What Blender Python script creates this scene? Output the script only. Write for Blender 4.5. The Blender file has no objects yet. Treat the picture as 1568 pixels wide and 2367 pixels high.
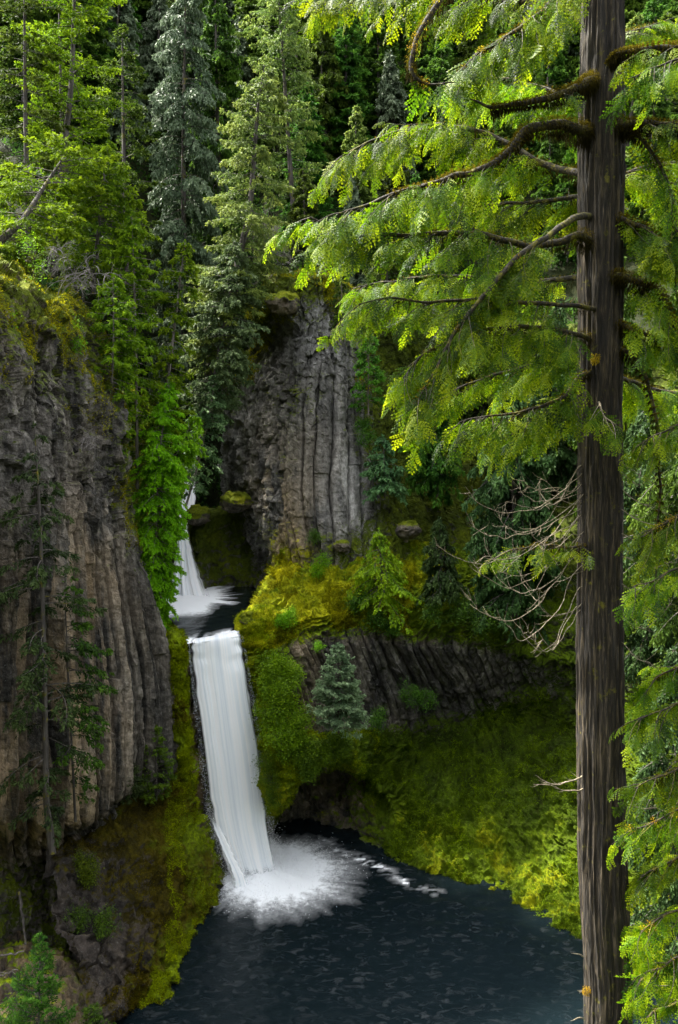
import bpy, math, random
import numpy as np
from mathutils import Vector
R = math.radians
C = bpy.context.scene.collection
rng = np.random.default_rng(7)
random.seed(7)

# ------------------------------------------------------------------ camera, sky, sun
PITCH = R(5.0); CAMZ = 44.0; F = 0.79
cam_d = bpy.data.cameras.new("camera"); cam = bpy.data.objects.new("camera", cam_d); C.objects.link(cam)
cam_d.sensor_fit = 'VERTICAL'; cam_d.sensor_height = 36; cam_d.lens = F*36
cam_d.clip_start = 0.1; cam_d.clip_end = 2000
cam.location = (0, 0, CAMZ); cam.rotation_euler = (R(90)-PITCH, 0, 0)
bpy.context.scene.camera = cam
SUN_EL, SUN_AZ = 58.0, -62.0      # azimuth from +Y (away from the camera), negative = left
sd = Vector((math.sin(R(SUN_AZ))*math.cos(R(SUN_EL)), math.cos(R(SUN_AZ))*math.cos(R(SUN_EL)), math.sin(R(SUN_EL))))
w = bpy.data.worlds.new("World"); bpy.context.scene.world = w; w.use_nodes = True
wn = w.node_tree.nodes; sky = wn.new('ShaderNodeTexSky'); sky.sky_type = 'NISHITA'; sky.sun_disc = False
sky.sun_elevation = R(SUN_EL); sky.sun_rotation = R(SUN_AZ)
wn['Background'].inputs['Strength'].default_value = 0.15
sky.dust_density = 4; sky.ozone_density = .3
hs = wn.new('ShaderNodeHueSaturation'); hs.inputs['Saturation'].default_value = .22      # thin bright cloud
w.node_tree.links.new(sky.outputs[0], hs.inputs['Color']); w.node_tree.links.new(hs.outputs[0], wn['Background'].inputs['Color'])
sl = bpy.data.lights.new("sun", 'SUN'); sun = bpy.data.objects.new("sun", sl); C.objects.link(sun)
sl.energy = 3.2; sl.angle = R(2); sl.color = (1.0, 0.94, 0.84)
sun.rotation_euler = sd.to_track_quat('Z', 'Y').to_euler(); sun.location = (0, 0, 200)
vs = bpy.context.scene.view_settings
vs.view_transform = 'Standard'; vs.look = 'None'; vs.gamma = 1; vs.exposure = 2.58

# ------------------------------------------------------------------ helpers
CP, SP = math.cos(PITCH), math.sin(PITCH)
def P(x, y, D):
    """point seen at picture position (1568 x 2367 units), D metres in front of the viewpoint"""
    r = (x-784)/2367/F; u = (1183.5-y)/2367/F
    k = D/(CP+u*SP)
    return np.array([r*k, D, CAMZ+k*(u*CP-SP)])
def hash3(i, j, k, s=0):
    i = i.astype(np.uint32); j = j.astype(np.uint32); k = k.astype(np.uint32)
    h = i*np.uint32(374761393)+j*np.uint32(668265263)+k*np.uint32(2147483647)+np.uint32((s*974711+1013) & 0xffffffff)
    h = (h ^ (h >> np.uint32(13)))*np.uint32(1274126177); h = (h ^ (h >> np.uint32(16)))*np.uint32(2246822519)
    return (h ^ (h >> np.uint32(15))).astype(np.float64)/4294967295.0
def vnoise(p, s=0):
    f = np.floor(p); t = p-f; t = t*t*(3-2*t); f = f.astype(np.int64); o = 0
    for a in (0, 1):
        for b in (0, 1):
            for c in (0, 1):
                wgt = (t[:, 0] if a else 1-t[:, 0])*(t[:, 1] if b else 1-t[:, 1])*(t[:, 2] if c else 1-t[:, 2])
                o = o+wgt*hash3(f[:, 0]+a, f[:, 1]+b, f[:, 2]+c, s)
    return o*2-1
def fbm(p, o=4, s=0):
    r = 0; a = 1
    for i in range(o): r = r+a*vnoise(p*(2.03**i)+i*17.3, s+i); a *= .5
    return r
def worley(p, s=0):
    """F1, F2, random number of the nearest cell, tilt of its face"""
    f = np.floor(p).astype(np.int64); n = len(p); tl = np.zeros(n)
    d1 = np.full(n, 9.); d2 = np.full(n, 9.); idv = np.zeros(n)
    for a in (-1, 0, 1):
        for b in (-1, 0, 1):
            for c in (-1, 0, 1):
                i, j, k = f[:, 0]+a, f[:, 1]+b, f[:, 2]+c
                q = np.stack([i+hash3(i, j, k, s), j+hash3(i, j, k, s+1), k+hash3(i, j, k, s+2)], 1)
                d = np.sqrt(((q-p)**2).sum(1)); m = d < d1
                d2 = np.where(m, d1, np.minimum(d2, d)); idv = np.where(m, hash3(i, j, k, s+3), idv)
                ta = hash3(i, j, k, s+4)*6.283; tb = hash3(i, j, k, s+5)*2-1; v_ = p-q
                tl = np.where(m, (v_[:, 0]*np.cos(ta)+v_[:, 1]*np.sin(ta))*.8+v_[:, 2]*tb, tl); d1 = np.where(m, d, d1)
    return d1, d2, idv, tl
def nrm(v): return v/np.maximum(np.linalg.norm(v, axis=-1, keepdims=True), 1e-9)
def sstep(a, b, x): t = np.clip((x-a)/(b-a), 0, 1); return t*t*(3-2*t)

def mesh_obj(name, verts, faces, mat, parent=None, attrs=None, smooth=False, k=4):
    me = bpy.data.meshes.new(name); v = np.asarray(verts, dtype=np.float32); f = np.asarray(faces, dtype=np.int32)
    me.vertices.add(len(v)); me.vertices.foreach_set('co', v.ravel())
    me.loops.add(f.size); me.loops.foreach_set('vertex_index', f.ravel())
    me.polygons.add(len(f)); me.polygons.foreach_set('loop_start', np.arange(0, f.size, k, dtype=np.int32))
    me.polygons.foreach_set('loop_total', np.full(len(f), k, dtype=np.int32))
    me.polygons.foreach_set('use_smooth', np.full(len(f), smooth, dtype=bool))
    if attrs:
        for nm, arr in attrs.items():
            a = me.attributes.new(nm, 'FLOAT', 'POINT'); a.data.foreach_set('value', np.asarray(arr, dtype=np.float32))
    me.update(calc_edges=True); me.validate(); me.materials.append(mat)
    o = bpy.data.objects.new(name, me); C.objects.link(o)
    if parent: o.parent = parent
    return o
def structure(o): o['kind'] = 'structure'; return o
def thing(name, label, cat, loc=(0, 0, 0), group=None):
    o = bpy.data.objects.new(name, None); C.objects.link(o); o.location = tuple(float(a) for a in loc)
    o['label'] = label; o['category'] = cat
    if group: o['group'] = group
    return o
def tag(o, label, cat, group=None, kind=None):
    o['label'] = label; o['category'] = cat
    if group: o['group'] = group
    if kind: o['kind'] = kind
    return o

DOWN_ = np.array([0, 0, -1.])
class Geo:
    """collects quads"""
    def __init__(s): s.v = []; s.f = []; s.a = []; s.n = 0
    def add(s, v, f, a=None):
        v = np.asarray(v, float); s.v.append(v); s.f.append(np.asarray(f)+s.n); s.n += len(v)
        s.a.append(np.full(len(v), .5) if a is None else np.asarray(a, float))
    def leaves(s, c, d, sd_, ln, wd, a=None):
        """rhombic leaves / needle tufts: root c, direction d, side sd_"""
        n = len(c); ln = np.broadcast_to(ln, (n,))[:, None]; wd = np.broadcast_to(wd, (n,))[:, None]
        v = np.stack([c, c+d*ln*.45+sd_*wd, c+d*ln, c+d*ln*.45-sd_*wd], 1).reshape(-1, 3)
        s.add(v, np.arange(4*n).reshape(n, 4), None if a is None else np.repeat(a, 4))
    def tube(s, pts, rad, sides=6, a=None, rough=0, seed=0, close=True):
        pts = np.asarray(pts, float); n = len(pts); rad = np.broadcast_to(rad, (n,)).astype(float)
        t = nrm(np.gradient(pts, axis=0)); ref = np.array([0, 0, 1.]) if abs(t[0][2]) < .8 else np.array([0, 1., 0])
        x = nrm(np.cross(ref[None], t)); y = np.cross(t, x)
        an = np.linspace(0, 2*np.pi, sides, endpoint=False)
        ring = x[:, None]*np.cos(an)[None, :, None]+y[:, None]*np.sin(an)[None, :, None]
        rr = np.repeat(rad[:, None], sides, 1)
        if rough: rr = rr*(1+rough*(rng.random((n, sides))-.5))
        v = (pts[:, None]+ring*rr[:, :, None]).reshape(-1, 3)
        i = np.arange(n-1)[:, None]*sides; j = np.arange(sides)[None]; j2 = (j+1) % sides
        f = np.stack([i+j, i+j2, i+sides+j2, i+sides+j], -1).reshape(-1, 4)
        s.add(v, f, None if a is None else np.full(len(v), a))
    def build(s, name, mat, parent=None, smooth=False):
        if not s.v: return None
        v = np.concatenate(s.v)
        if parent is not None and parent.type == 'EMPTY': v = v-np.array(parent.location)
        elif parent is not None and parent.parent is not None: v = v-np.array(parent.parent.location)
        return mesh_obj(name, v, np.concatenate(s.f), mat, parent, {'var': np.concatenate(s.a)}, smooth)

def crom(pts, ts):
    """Catmull-Rom through rows of pts (n,...) at ts in [0, n-1]"""
    n = len(pts); i = np.clip(np.floor(ts).astype(int), 0, n-2); t = (ts-i).reshape(-1, *([1]*(pts.ndim-1)))
    e = np.concatenate([2*pts[:1]-pts[1:2], pts, 2*pts[-1:]-pts[-2:-1]])
    p0, p1, p2, p3 = e[i], e[i+1], e[i+2], e[i+3]; tau = .38
    m1 = tau*(p2-p0); m2 = tau*(p3-p1)
    return (2*t**3-3*t**2+1)*p1+(t**3-2*t**2+t)*m1+(-2*t**3+3*t**2)*p2+(t**3-t**2)*m2
def lerp_rows(a, ts):
    n = len(a); i = np.clip(np.floor(ts).astype(int), 0, n-2); t = (ts-i).reshape(-1, *([1]*(a.ndim-1)))
    return a[i]*(1-t)+a[i+1]*t
def digits(rows): return np.array([[int(c)/9. for c in r] for r in rows])
class Sheet:
    """a rock surface through a grid of control points, refined to a dense mesh"""
    def __init__(s, rows, moss, col, tan, nu, nv, drop=None):
        g = np.array([[P(*q) for q in r] for r in rows])
        if drop is not None:
            l = g[-1].copy(); l[:, 2] = drop; l[:, 1] += 1.5; g = np.concatenate([g, l[None]])
            moss = moss+[moss[-1]]; col = col+[col[-1]]; tan = tan+[tan[-1]]
        s.g = g; s.nu, s.nv = nu, nv
        tu = np.linspace(0, g.shape[1]-1, nu); tv = np.linspace(0, g.shape[0]-1, nv)
        p = crom(g, tv); s.p = crom(p.transpose(1, 0, 2), tu).transpose(1, 0, 2)
        def at(d): return lerp_rows(lerp_rows(digits(d), tv).T, tu).T.ravel()
        s.moss, s.col, s.tan = at(moss), at(col), at(tan)
        s.grad()
        du = np.linalg.norm(np.diff(s.p, axis=1), axis=2).mean(0); dv = np.linalg.norm(np.diff(s.p, axis=0), axis=2).mean(1)
        s.U = np.repeat(np.concatenate([[0], np.cumsum(du)])[None], nv, 0).ravel()
        s.V = np.repeat(np.concatenate([[0], np.cumsum(dv)])[:, None], nu, 1).ravel()
    def grad(s):
        a = np.gradient(s.p, axis=1); b = np.gradient(s.p, axis=0)
        s.n = nrm(np.cross(b, a)); flip = (s.n[..., 1] > 0) & (np.abs(s.n[..., 2]) < .9)
        if s.n[..., 1].mean() > 0: s.n = -s.n
    def displace(s, colmask=1.0, thatch=0, colw=1.0, colh=5.0, colamp=.55, big=1.4, blk=1.0, seed=0, clump=.45, lean=0):
        p = s.p.reshape(-1, 3); n = s.n.reshape(-1, 3)
        wv = fbm(p*.12, 3, seed+5)
        d = big*fbm(p*np.array([.07, .07, .05]), 3, seed)*(1-.55*s.col)
        # column jointing: long cells that follow the sheet's own v direction
        uw = s.U+.35*wv+.25*vnoise(p*np.array([.5, .5, .12]), seed+9)-lean*(.25+1.15*np.clip(s.U/s.U.max(), 0, .7))*np.maximum(s.V-14, 0)
        q = np.stack([uw/colw, s.V/colh+hash3(np.floor(uw/colw).astype(np.int64), np.zeros(len(p), int), np.zeros(len(p), int), seed)*0, np.full(len(p), .5)], 1)
        i0 = np.floor(uw/colw).astype(np.int64); z = np.zeros(len(p), np.int64)
        best = np.full(len(p), 9.); sec = np.full(len(p), 9.); cid = np.zeros(len(p))
        for a in (-1, 0, 1, 2, -2):
            i = i0+a; cx = i+.5+.7*(hash3(i, z, z, seed)-.5); dd = np.abs(uw/colw-cx); m = dd < best
            sec = np.where(m, best, np.minimum(sec, dd)); cid = np.where(m, i, cid); best = np.where(m, dd, best)
        ci = cid.astype(np.int64); seg = np.floor(s.V/colh+hash3(ci, z, z, seed+1)*3).astype(np.int64)
        off = hash3(ci, z, z, seed+2)*.9+hash3(ci, seg, z, seed+3)*.6-.75
        groove = np.exp(-((sec-best)/.09)**2)
        dx = uw/colw-(cid+.5+.7*(hash3(ci, z, z, seed)-.5)); tlt = hash3(ci, z, z, seed+6)*2-1
        edge = np.minimum(.5-np.abs(dx), .22)*1.5+tlt*dx*.9
        cd = colamp*(off*.9+edge*1.3-.5*groove)
        s.cv = hash3(ci, seg, z, seed+8)*.6+hash3(ci, z, z, seed+4)*.4
        s.col = s.col*(1-colmask+colmask*np.clip(1.15+1.3*fbm(p*.22, 3, seed+77)-(1-s.col)*.6, .15, 1))
        d = d+s.col*cd
        # fractured blocks
        f1, f2, idv, t1 = worley(p*np.array([.55, .55, .4])+.4*fbm(p*.6, 2, seed+3)[:, None], seed+20)
        g1, g2, id2, t2 = worley(p*np.array([1.5, 1.5, 1.1]), seed+30)
        rock = (1-s.col)*(1-.75*s.moss)
        d = d+blk*rock*((idv-.5)*1.1+.9*t1-.12*np.exp(-((f2-f1)/.05)**2)+.35*(id2-.5)+.40*t2)
        d = d+s.col*(1-.8*s.moss)*(.08*(id2-.5)+.08*t2)
        d = d+.10*fbm(p*2.2, 3, seed+7)*(1-.4*s.col)
        m = s.moss*clump*(1 if not thatch else .75); h1, h2, _, _ = worley(p*np.array([.8, .8, 1.1])+.3*fbm(p, 2, seed)[:, None], seed+41)
        d = d+m*(.9*(.75-h1)+.45*fbm(p*1.6, 3, seed+51)+.16*fbm(p*5, 2, seed+52))
        if thatch:   # overlapping shaggy layers of moss
            a = p@np.array([.35, .25, -.9])*1.0+.9*fbm(p*.45, 3, seed+61); b = p@np.array([.8, -.5, .3])
            t1_ = vnoise(np.stack([a*2.4, b*.55, p[:, 0]*.0], 1), seed+62); t2_ = vnoise(np.stack([a*5.5, b*1.3, p[:, 0]*0], 1), seed+63)
            a3 = p@np.array([.75, .1, .6])+1.3*fbm(p*.2, 2, seed+64); t3_ = 1-np.abs(vnoise(np.stack([a3*.42, a3*0, b*.08], 1), seed+65))*2
            d = d+thatch*s.moss*(.28*t1_+.16*t2_+.22*t3_)
        s.groove = groove
        s.p = (p+n*d[:, None]).reshape(s.nv, s.nu, 3); s.grad(); s.dd = d
    def build(s, name, mat, smooth=True):
        i = (np.arange(s.nv-1)[:, None]*s.nu+np.arange(s.nu-1)[None]).ravel()
        f = np.stack([i, i+1, i+s.nu+1, i+s.nu], 1)
        o = mesh_obj(name, s.p.reshape(-1, 3), f, mat, None, {'moss': s.moss, 'tan': s.tan, 'cv': s.cv*s.col+.5*(1-s.col)}, smooth)
        return structure(o)
    def sample(s, u, v):
        a = np.clip((np.asarray(u)*(s.nu-1)).astype(int), 0, s.nu-1); b = np.clip((np.asarray(v)*(s.nv-1)).astype(int), 0, s.nv-1)
        return s.p[b, a], s.n[b, a], s.moss.reshape(s.nv, s.nu)[b, a]

# ------------------------------------------------------------------ materials
def material(name):
    m = bpy.data.materials.new(name); m.use_nodes = True; nt = m.node_tree; nt.nodes.clear()
    out = nt.nodes.new('ShaderNodeOutputMaterial')
    def N(t, **k):
        n = nt.nodes.new(t)
        for a, b in k.items(): setattr(n, a, b)
        return n
    def L(a, b): nt.links.new(a, b)
    return m, nt, out, N, L
def noise(N, L, vec, scale, detail=4, rough=.55, dist=0):
    n = N('ShaderNodeTexNoise'); n.inputs['Scale'].default_value = scale; n.inputs['Detail'].default_value = detail
    n.inputs['Roughness'].default_value = rough; n.inputs['Distortion'].default_value = dist
    if vec is not None: L(vec, n.inputs['Vector'])
    return n.outputs['Fac']
def ramp(N, L, fac, stops):
    r = N('ShaderNodeValToRGB'); e = r.color_ramp.elements
    while len(e) < len(stops): e.new(.5)
    for x, (p, c) in zip(e, stops): x.position = p; x.color = (*c, 1) if len(c) == 3 else c
    L(fac, r.inputs['Fac']); return r.outputs['Color']
def math_(N, L, op, a, b=None, clamp=False):
    m = N('ShaderNodeMath', operation=op, use_clamp=clamp)
    for i, x in enumerate((a, b)):
        if x is None: continue
        if isinstance(x, (int, float)): m.inputs[i].default_value = x
        else: L(x, m.inputs[i])
    return m.outputs[0]
def mixc(N, L, fac, a, b, bt='MIX'):
    m = N('ShaderNodeMix', data_type='RGBA', blend_type=bt)
    for i, x in ((0, fac), (6, a), (7, b)):
        if isinstance(x, (int, float)): m.inputs[i].default_value = x
        elif isinstance(x, tuple): m.inputs[i].default_value = (*x, 1)
        else: L(x, m.inputs[i])
    return m.outputs[2]
def g(v): return (v, v, v)

def rock_mat(name, dark=(.026, .024, .021), mid=(.085, .079, .070), light=(.19, .18, .165), tan=(.33, .235, .125),
             moss_stops=None, streak=1.0):
    m, nt, out, N, L = material(name)
    geo = N('ShaderNodeNewGeometry'); pos = geo.outputs['Position']
    mp = N('ShaderNodeMapping'); mp.inputs['Scale'].default_value = (1, 1, .12); L(pos, mp.inputs['Vector'])
    n1 = noise(N, L, mp.outputs[0], .55, 6, .65, .4); n2 = noise(N, L, pos, 1.8, 8, .7); n3 = noise(N, L, pos, .13, 4, .6)
    f = math_(N, L, 'ADD', math_(N, L, 'MULTIPLY', n1, .55), math_(N, L, 'MULTIPLY', n2, .45))
    col = ramp(N, L, f, [(.38, dark), (.5, mid), (.63, light)])
    at = N('ShaderNodeAttribute', attribute_name='tan').outputs['Fac']
    cvn = N('ShaderNodeAttribute', attribute_name='cv').outputs['Fac']
    ms2 = N('ShaderNodeMapping'); ms2.inputs['Scale'].default_value = (1, 1, .05); L(pos, ms2.inputs['Vector'])
    fine = noise(N, L, ms2.outputs[0], 5.5, 5, .7)
    cvm = math_(N, L, 'MULTIPLY', math_(N, L, 'ADD', math_(N, L, 'MULTIPLY', cvn, 1.3), .35), math_(N, L, 'ADD', math_(N, L, 'MULTIPLY', fine, 1.3), .35))
    col = mixc(N, L, 1.0, col, cvm, 'MULTIPLY')
    tf = math_(N, L, 'MULTIPLY', at, ramp(N, L, math_(N, L, 'ADD', math_(N, L, 'MULTIPLY', n1, .6), math_(N, L, 'MULTIPLY', n3, .4)), [(.44, g(0)), (.56, g(1))]))
    tc = ramp(N, L, n2, [(.3, tuple(c*.35 for c in tan)), (.65, tan)])
    tc = mixc(N, L, 1.0, tc, cvm, 'MULTIPLY')
    col = mixc(N, L, tf, col, tc)
    # pale lichen flecks
    n5 = noise(N, L, pos, 6.5, 5, .7)
    lf = math_(N, L, 'MULTIPLY', ramp(N, L, n5, [(.58, g(0)), (.66, g(1))]), .38 if name != 'forest_floor' else 0)
    col = mixc(N, L, lf, col, (.26, .27, .26))
    # moss
    ms = N('ShaderNodeAttribute', attribute_name='moss').outputs['Fac']
    sx = N('ShaderNodeSeparateXYZ'); L(geo.outputs['Normal'], sx.inputs[0])
    up = sx.outputs['Z']
    n4 = noise(N, L, pos, .9, 7, .68, .3)
    k = math_(N, L, 'ADD', math_(N, L, 'ADD', math_(N, L, 'MULTIPLY', ms, 1.15), math_(N, L, 'MULTIPLY', up, .38)), math_(N, L, 'MULTIPLY', n4, 1.5))
    mf = ramp(N, L, math_(N, L, 'SUBTRACT', k, .78), [(.44, g(0)), (.62, g(1))])
    mst = moss_stops or [(.25, (.018, .022, .004)), (.45, (.060, .085, .006)), (.6, (.135, .165, .006)), (.78, (.26, .25, .008))]
    mn = math_(N, L, 'ADD', math_(N, L, 'MULTIPLY', noise(N, L, pos, .35, 4, .6), .6), math_(N, L, 'MULTIPLY', noise(N, L, pos, 3.5, 6, .75), .4))
    mc = ramp(N, L, math_(N, L, 'ADD', mn, math_(N, L, 'MULTIPLY', math_(N, L, 'SUBTRACT', at, .15), .30)), mst)
    mc = mixc(N, L, math_(N, L, 'MULTIPLY', ramp(N, L, noise(N, L, pos, 2.6, 6, .8), [(.48, g(0)), (.62, g(1))]), .6), mc, (.030, .030, .006))
    col = mixc(N, L, mf, col, mc)
    b = N('ShaderNodeBump'); b.inputs['Strength'].default_value = 1.0; b.inputs['Distance'].default_value = .30
    bh = math_(N, L, 'ADD', n2, math_(N, L, 'MULTIPLY', noise(N, L, pos, 7, 6, .75), .6)); L(bh, b.inputs['Height'])
    s = N('ShaderNodeBsdfPrincipled'); L(col, s.inputs['Base Color']); L(b.outputs[0], s.inputs['Normal'])
    L(math_(N, L, 'ADD', math_(N, L, 'MULTIPLY', mf, .25), .62), s.inputs['Roughness']); s.inputs['Specular IOR Level'].default_value = .12
    L(s.outputs[0], out.inputs['Surface']); return m
def leaf_mat(name, c0, c1, c2, trans=.45, rough=.5, spec=.4, hue=.03, val=.25):
    """c0 old, c1 usual, c2 fresh tips"""
    m, nt, out, N, L = material(name)
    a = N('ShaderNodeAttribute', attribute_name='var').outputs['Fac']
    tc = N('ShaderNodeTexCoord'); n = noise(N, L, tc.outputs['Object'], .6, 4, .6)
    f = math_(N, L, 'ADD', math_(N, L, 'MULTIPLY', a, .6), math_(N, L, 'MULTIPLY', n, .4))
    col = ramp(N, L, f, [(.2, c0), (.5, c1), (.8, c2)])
    oi = N('ShaderNodeObjectInfo').outputs['Random']; h = N('ShaderNodeHueSaturation'); L(col, h.inputs['Color'])
    L(math_(N, L, 'ADD', math_(N, L, 'MULTIPLY', oi, hue*2), .5-hue), h.inputs['Hue'])
    L(math_(N, L, 'ADD', math_(N, L, 'MULTIPLY', oi, val*2), 1-val), h.inputs['Value'])
    s = N('ShaderNodeBsdfPrincipled'); L(h.outputs[0], s.inputs['Base Color']); s.inputs['Roughness'].default_value = rough
    s.inputs['Specular IOR Level'].default_value = spec
    t = N('ShaderNodeBsdfTranslucent'); g2 = N('ShaderNodeGamma'); g2.inputs[1].default_value = .85; L(h.outputs[0], g2.inputs[0]); L(g2.outputs[0], t.inputs['Color'])
    mx = N('ShaderNodeMixShader'); mx.inputs[0].default_value = trans; L(s.outputs[0], mx.inputs[1]); L(t.outputs[0], mx.inputs[2])
    L(mx.outputs[0], out.inputs['Surface']); return m
def bark_mat(name, c0, c1, moss=.35, sc=1.0, bumpd=.04, fib=(1, 1, .08)):
    m, nt, out, N, L = material(name); tc = N('ShaderNodeTexCoord').outputs['Object']
    mp = N('ShaderNodeMapping'); mp.inputs['Scale'].default_value = fib; L(tc, mp.inputs[0])
    n = noise(N, L, mp.outputs[0], 9*sc, 8, .7, .6); n2 = noise(N, L, tc, 2.2*sc, 5, .6)
    col = ramp(N, L, n, [(.35, tuple(x*.3 for x in c0)), (.5, c0), (.68, c1)])
    n3 = noise(N, L, tc, 3*sc, 6, .7)
    mf = ramp(N, L, math_(N, L, 'ADD', math_(N, L, 'MULTIPLY', n2, .6), math_(N, L, 'MULTIPLY', n3, .4)), [(.62-moss*.25, g(0)), (.68-moss*.25, g(1))])
    col = mixc(N, L, mf, col, ramp(N, L, n3, [(.3, (.02, .025, .003)), (.7, (.15, .13, .006))]))
    b = N('ShaderNodeBump'); b.inputs['Strength'].default_value = 1; b.inputs['Distance'].default_value = bumpd; L(n, b.inputs['Height'])
    s = N('ShaderNodeBsdfPrincipled'); L(col, s.inputs['Base Color']); L(b.outputs[0], s.inputs['Normal']); s.inputs['Roughness'].default_value = .85
    L(s.outputs[0], out.inputs['Surface']); return m

M = {}
M['rock'] = rock_mat('basalt')
M['rock_left'] = rock_mat('basalt_columns', dark=(.014, .013, .011), mid=(.082, .075, .066), light=(.27, .25, .22), tan=(.42, .30, .17))
M['rock_tower'] = rock_mat('grey_lichened_basalt', dark=(.030, .028, .025), mid=(.14, .135, .125), light=(.31, .305, .29), tan=(.42, .32, .19))
M['moss_bank'] = rock_mat('mossy_rock', dark=(.016, .015, .013), mid=(.075, .071, .066), light=(.23, .22, .205), moss_stops=[(.30, (.006, .010, .001)), (.43, (.022, .040, .0015)), (.54, (.060, .10, .002)), (.66, (.115, .175, .002)), (.80, (.34, .34, .003))])
M['mound'] = rock_mat('mossy_mound', dark=(.02, .018, .016), mid=(.05, .042, .035), light=(.11, .09, .075), moss_stops=[(.30, (.008, .006, .002)), (.43, (.028, .022, .002)), (.54, (.075, .060, .002)), (.66, (.10, .14, .002)), (.82, (.25, .34, .003))])
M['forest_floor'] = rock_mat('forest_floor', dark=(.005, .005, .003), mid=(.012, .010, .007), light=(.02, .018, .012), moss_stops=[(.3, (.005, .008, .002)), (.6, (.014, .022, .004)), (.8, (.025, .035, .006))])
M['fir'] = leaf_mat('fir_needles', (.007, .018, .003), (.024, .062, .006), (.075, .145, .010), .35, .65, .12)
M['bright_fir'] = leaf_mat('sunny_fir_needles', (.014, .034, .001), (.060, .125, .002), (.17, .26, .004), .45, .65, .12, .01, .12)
M['thicket'] = leaf_mat('thicket_leaves', (.03, .085, .002), (.12, .30, .003), (.27, .48, .006), .45, .5, .2)
M['pale_fir'] = leaf_mat('pale_fir_needles', (.020, .040, .010), (.080, .145, .022), (.22, .29, .045), .4, .55, .2, .01, .1)
M['silver'] = leaf_mat('silver_cedar_leaves', (.012, .024, .009), (.048, .080, .036), (.15, .20, .11), .25, .5, .22, .01, .12)
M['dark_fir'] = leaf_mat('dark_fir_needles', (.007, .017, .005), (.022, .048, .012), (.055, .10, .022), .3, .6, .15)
M['blue_fir'] = leaf_mat('blue_fir_needles', (.018, .040, .014), (.055, .115, .038), (.13, .22, .075), .3, .55, .2)
M['young_blue'] = leaf_mat('young_fir_needles', (.03, .06, .03), (.10, .18, .085), (.22, .33, .16), .3, .5, .2)
M['fresh'] = leaf_mat('fresh_leaves', (.04, .10, .002), (.13, .30, .003), (.24, .46, .006), .5, .55, .15, .01, .1)
M['green'] = leaf_mat('shrub_leaves', (.014, .035, .004), (.050, .115, .006), (.13, .25, .010), .45, .5, .25)
M['cedar'] = leaf_mat('cedar_sprays', (.010, .032, .001), (.064, .145, .001), (.27, .36, .003), .56, .45, .14, .012, .2)
M['cover'] = leaf_mat('ground_cover_leaves', (.018, .042, .002), (.065, .13, .003), (.19, .30, .005), .4, .55, .2)
M['moss_tuft'] = leaf_mat('moss_strands', (.04, .036, .002), (.19, .185, .003), (.48, .46, .004), .35, .95, .05, 0, 0)
M['mound_moss'] = leaf_mat('mound_moss_strands', (.020, .015, .002), (.075, .058, .003), (.17, .14, .003), .35, .95, .05, 0, 0)
M['lime_moss'] = leaf_mat('lime_moss_strands', (.04, .045, .001), (.19, .24, .002), (.38, .46, .004), .35, .95, .05, 0, 0)
M['limb_moss'] = leaf_mat('limb_moss_strands', (.014, .012, .002), (.05, .040, .003), (.20, .145, .005), .35, .95, .05, 0, .1)
M['bowl_moss'] = leaf_mat('bowl_moss_strands', (.010, .020, .001), (.062, .105, .001), (.24, .35, .002), .35, .95, .05, 0, 0)
M['lichen'] = leaf_mat('lichen', (.15, .11, .006), (.34, .24, .008), (.5, .36, .012), .4, .9, .1)
M['bark'] = bark_mat('conifer_bark', (.05, .042, .036), (.13, .115, .10), .3, .6)
M['pale_bark'] = bark_mat('pale_bark', (.12, .10, .085), (.26, .24, .21), .15, .6)
M['cedar_bark'] = bark_mat('cedar_bark', (.018, .013, .006), (.115, .086, .048), .16, 2.0, .05, (1, 1, .09))
M['limb_bark'] = bark_mat('mossy_limb', (.018, .014, .006), (.05, .038, .018), .45, 3, .02, (1, 1, 1))
M['dead_wood'] = bark_mat('dead_twigs', (.16, .13, .08), (.38, .34, .25), .05, 3, .004, (1, 1, 1))
M['bare'] = bark_mat('bare_twigs', (.16, .14, .13), (.30, .28, .27), 0, 3, .004, (1, 1, 1))

# ------------------------------------------------------------------ the rock
# rows run from the top back edge down to the foot; each entry is (x, y, distance)
CLr = [
 [(-250,520,75),(-60,560,80),(60,600,84),(150,640,90),(200,700,92),(240,780,96),(270,860,100),(300,930,108),(330,940,125)],
 [(-250,560,52),(-60,600,60),(60,655,66),(150,690,70),(200,745,75),(250,830,80),(290,900,84),(315,905,95),(345,940,125)],
 [(-250,800,50),(-60,820,56),(50,830,62),(130,850,66),(195,880,71),(245,930,76),(290,980,81),(312,1000,95),(345,1000,125)],
 [(-250,1100,50),(-60,1100,55),(50,1100,60),(130,1110,64),(190,1110,68.5),(245,1120,73),(280,1150,78),(300,1160,94),(350,1160,120)],
 [(-250,1350,49),(-60,1350,54),(50,1350,59),(130,1350,63.5),(200,1350,68),(270,1350,72.5),(325,1350,77.5),(345,1350,92),(365,1350,120)],
 [(-250,1600,49),(-60,1600,53.5),(50,1600,58.5),(140,1600,63),(220,1600,68),(300,1600,73),(383,1600,78.5),(405,1600,90),(410,1500,110)],
 [(-250,1850,49),(-60,1880,53.5),(50,1900,58.5),(140,1890,63),(220,1850,68),(300,1800,73),(388,1780,78),(410,1790,90),(410,1600,100)],
 [(-250,1990,55),(-60,2000,60.5),(50,1990,65),(140,1960,68),(220,1890,71),(300,1820,75),(388,1800,80),(410,1800,90),(410,1650,100)],
 [(-250,2250,57),(-60,2250,60),(50,2250,62),(140,2260,63),(220,2250,65),(300,2150,75),(388,2000,82),(410,1900,90),(410,1800,100)],
]
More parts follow.
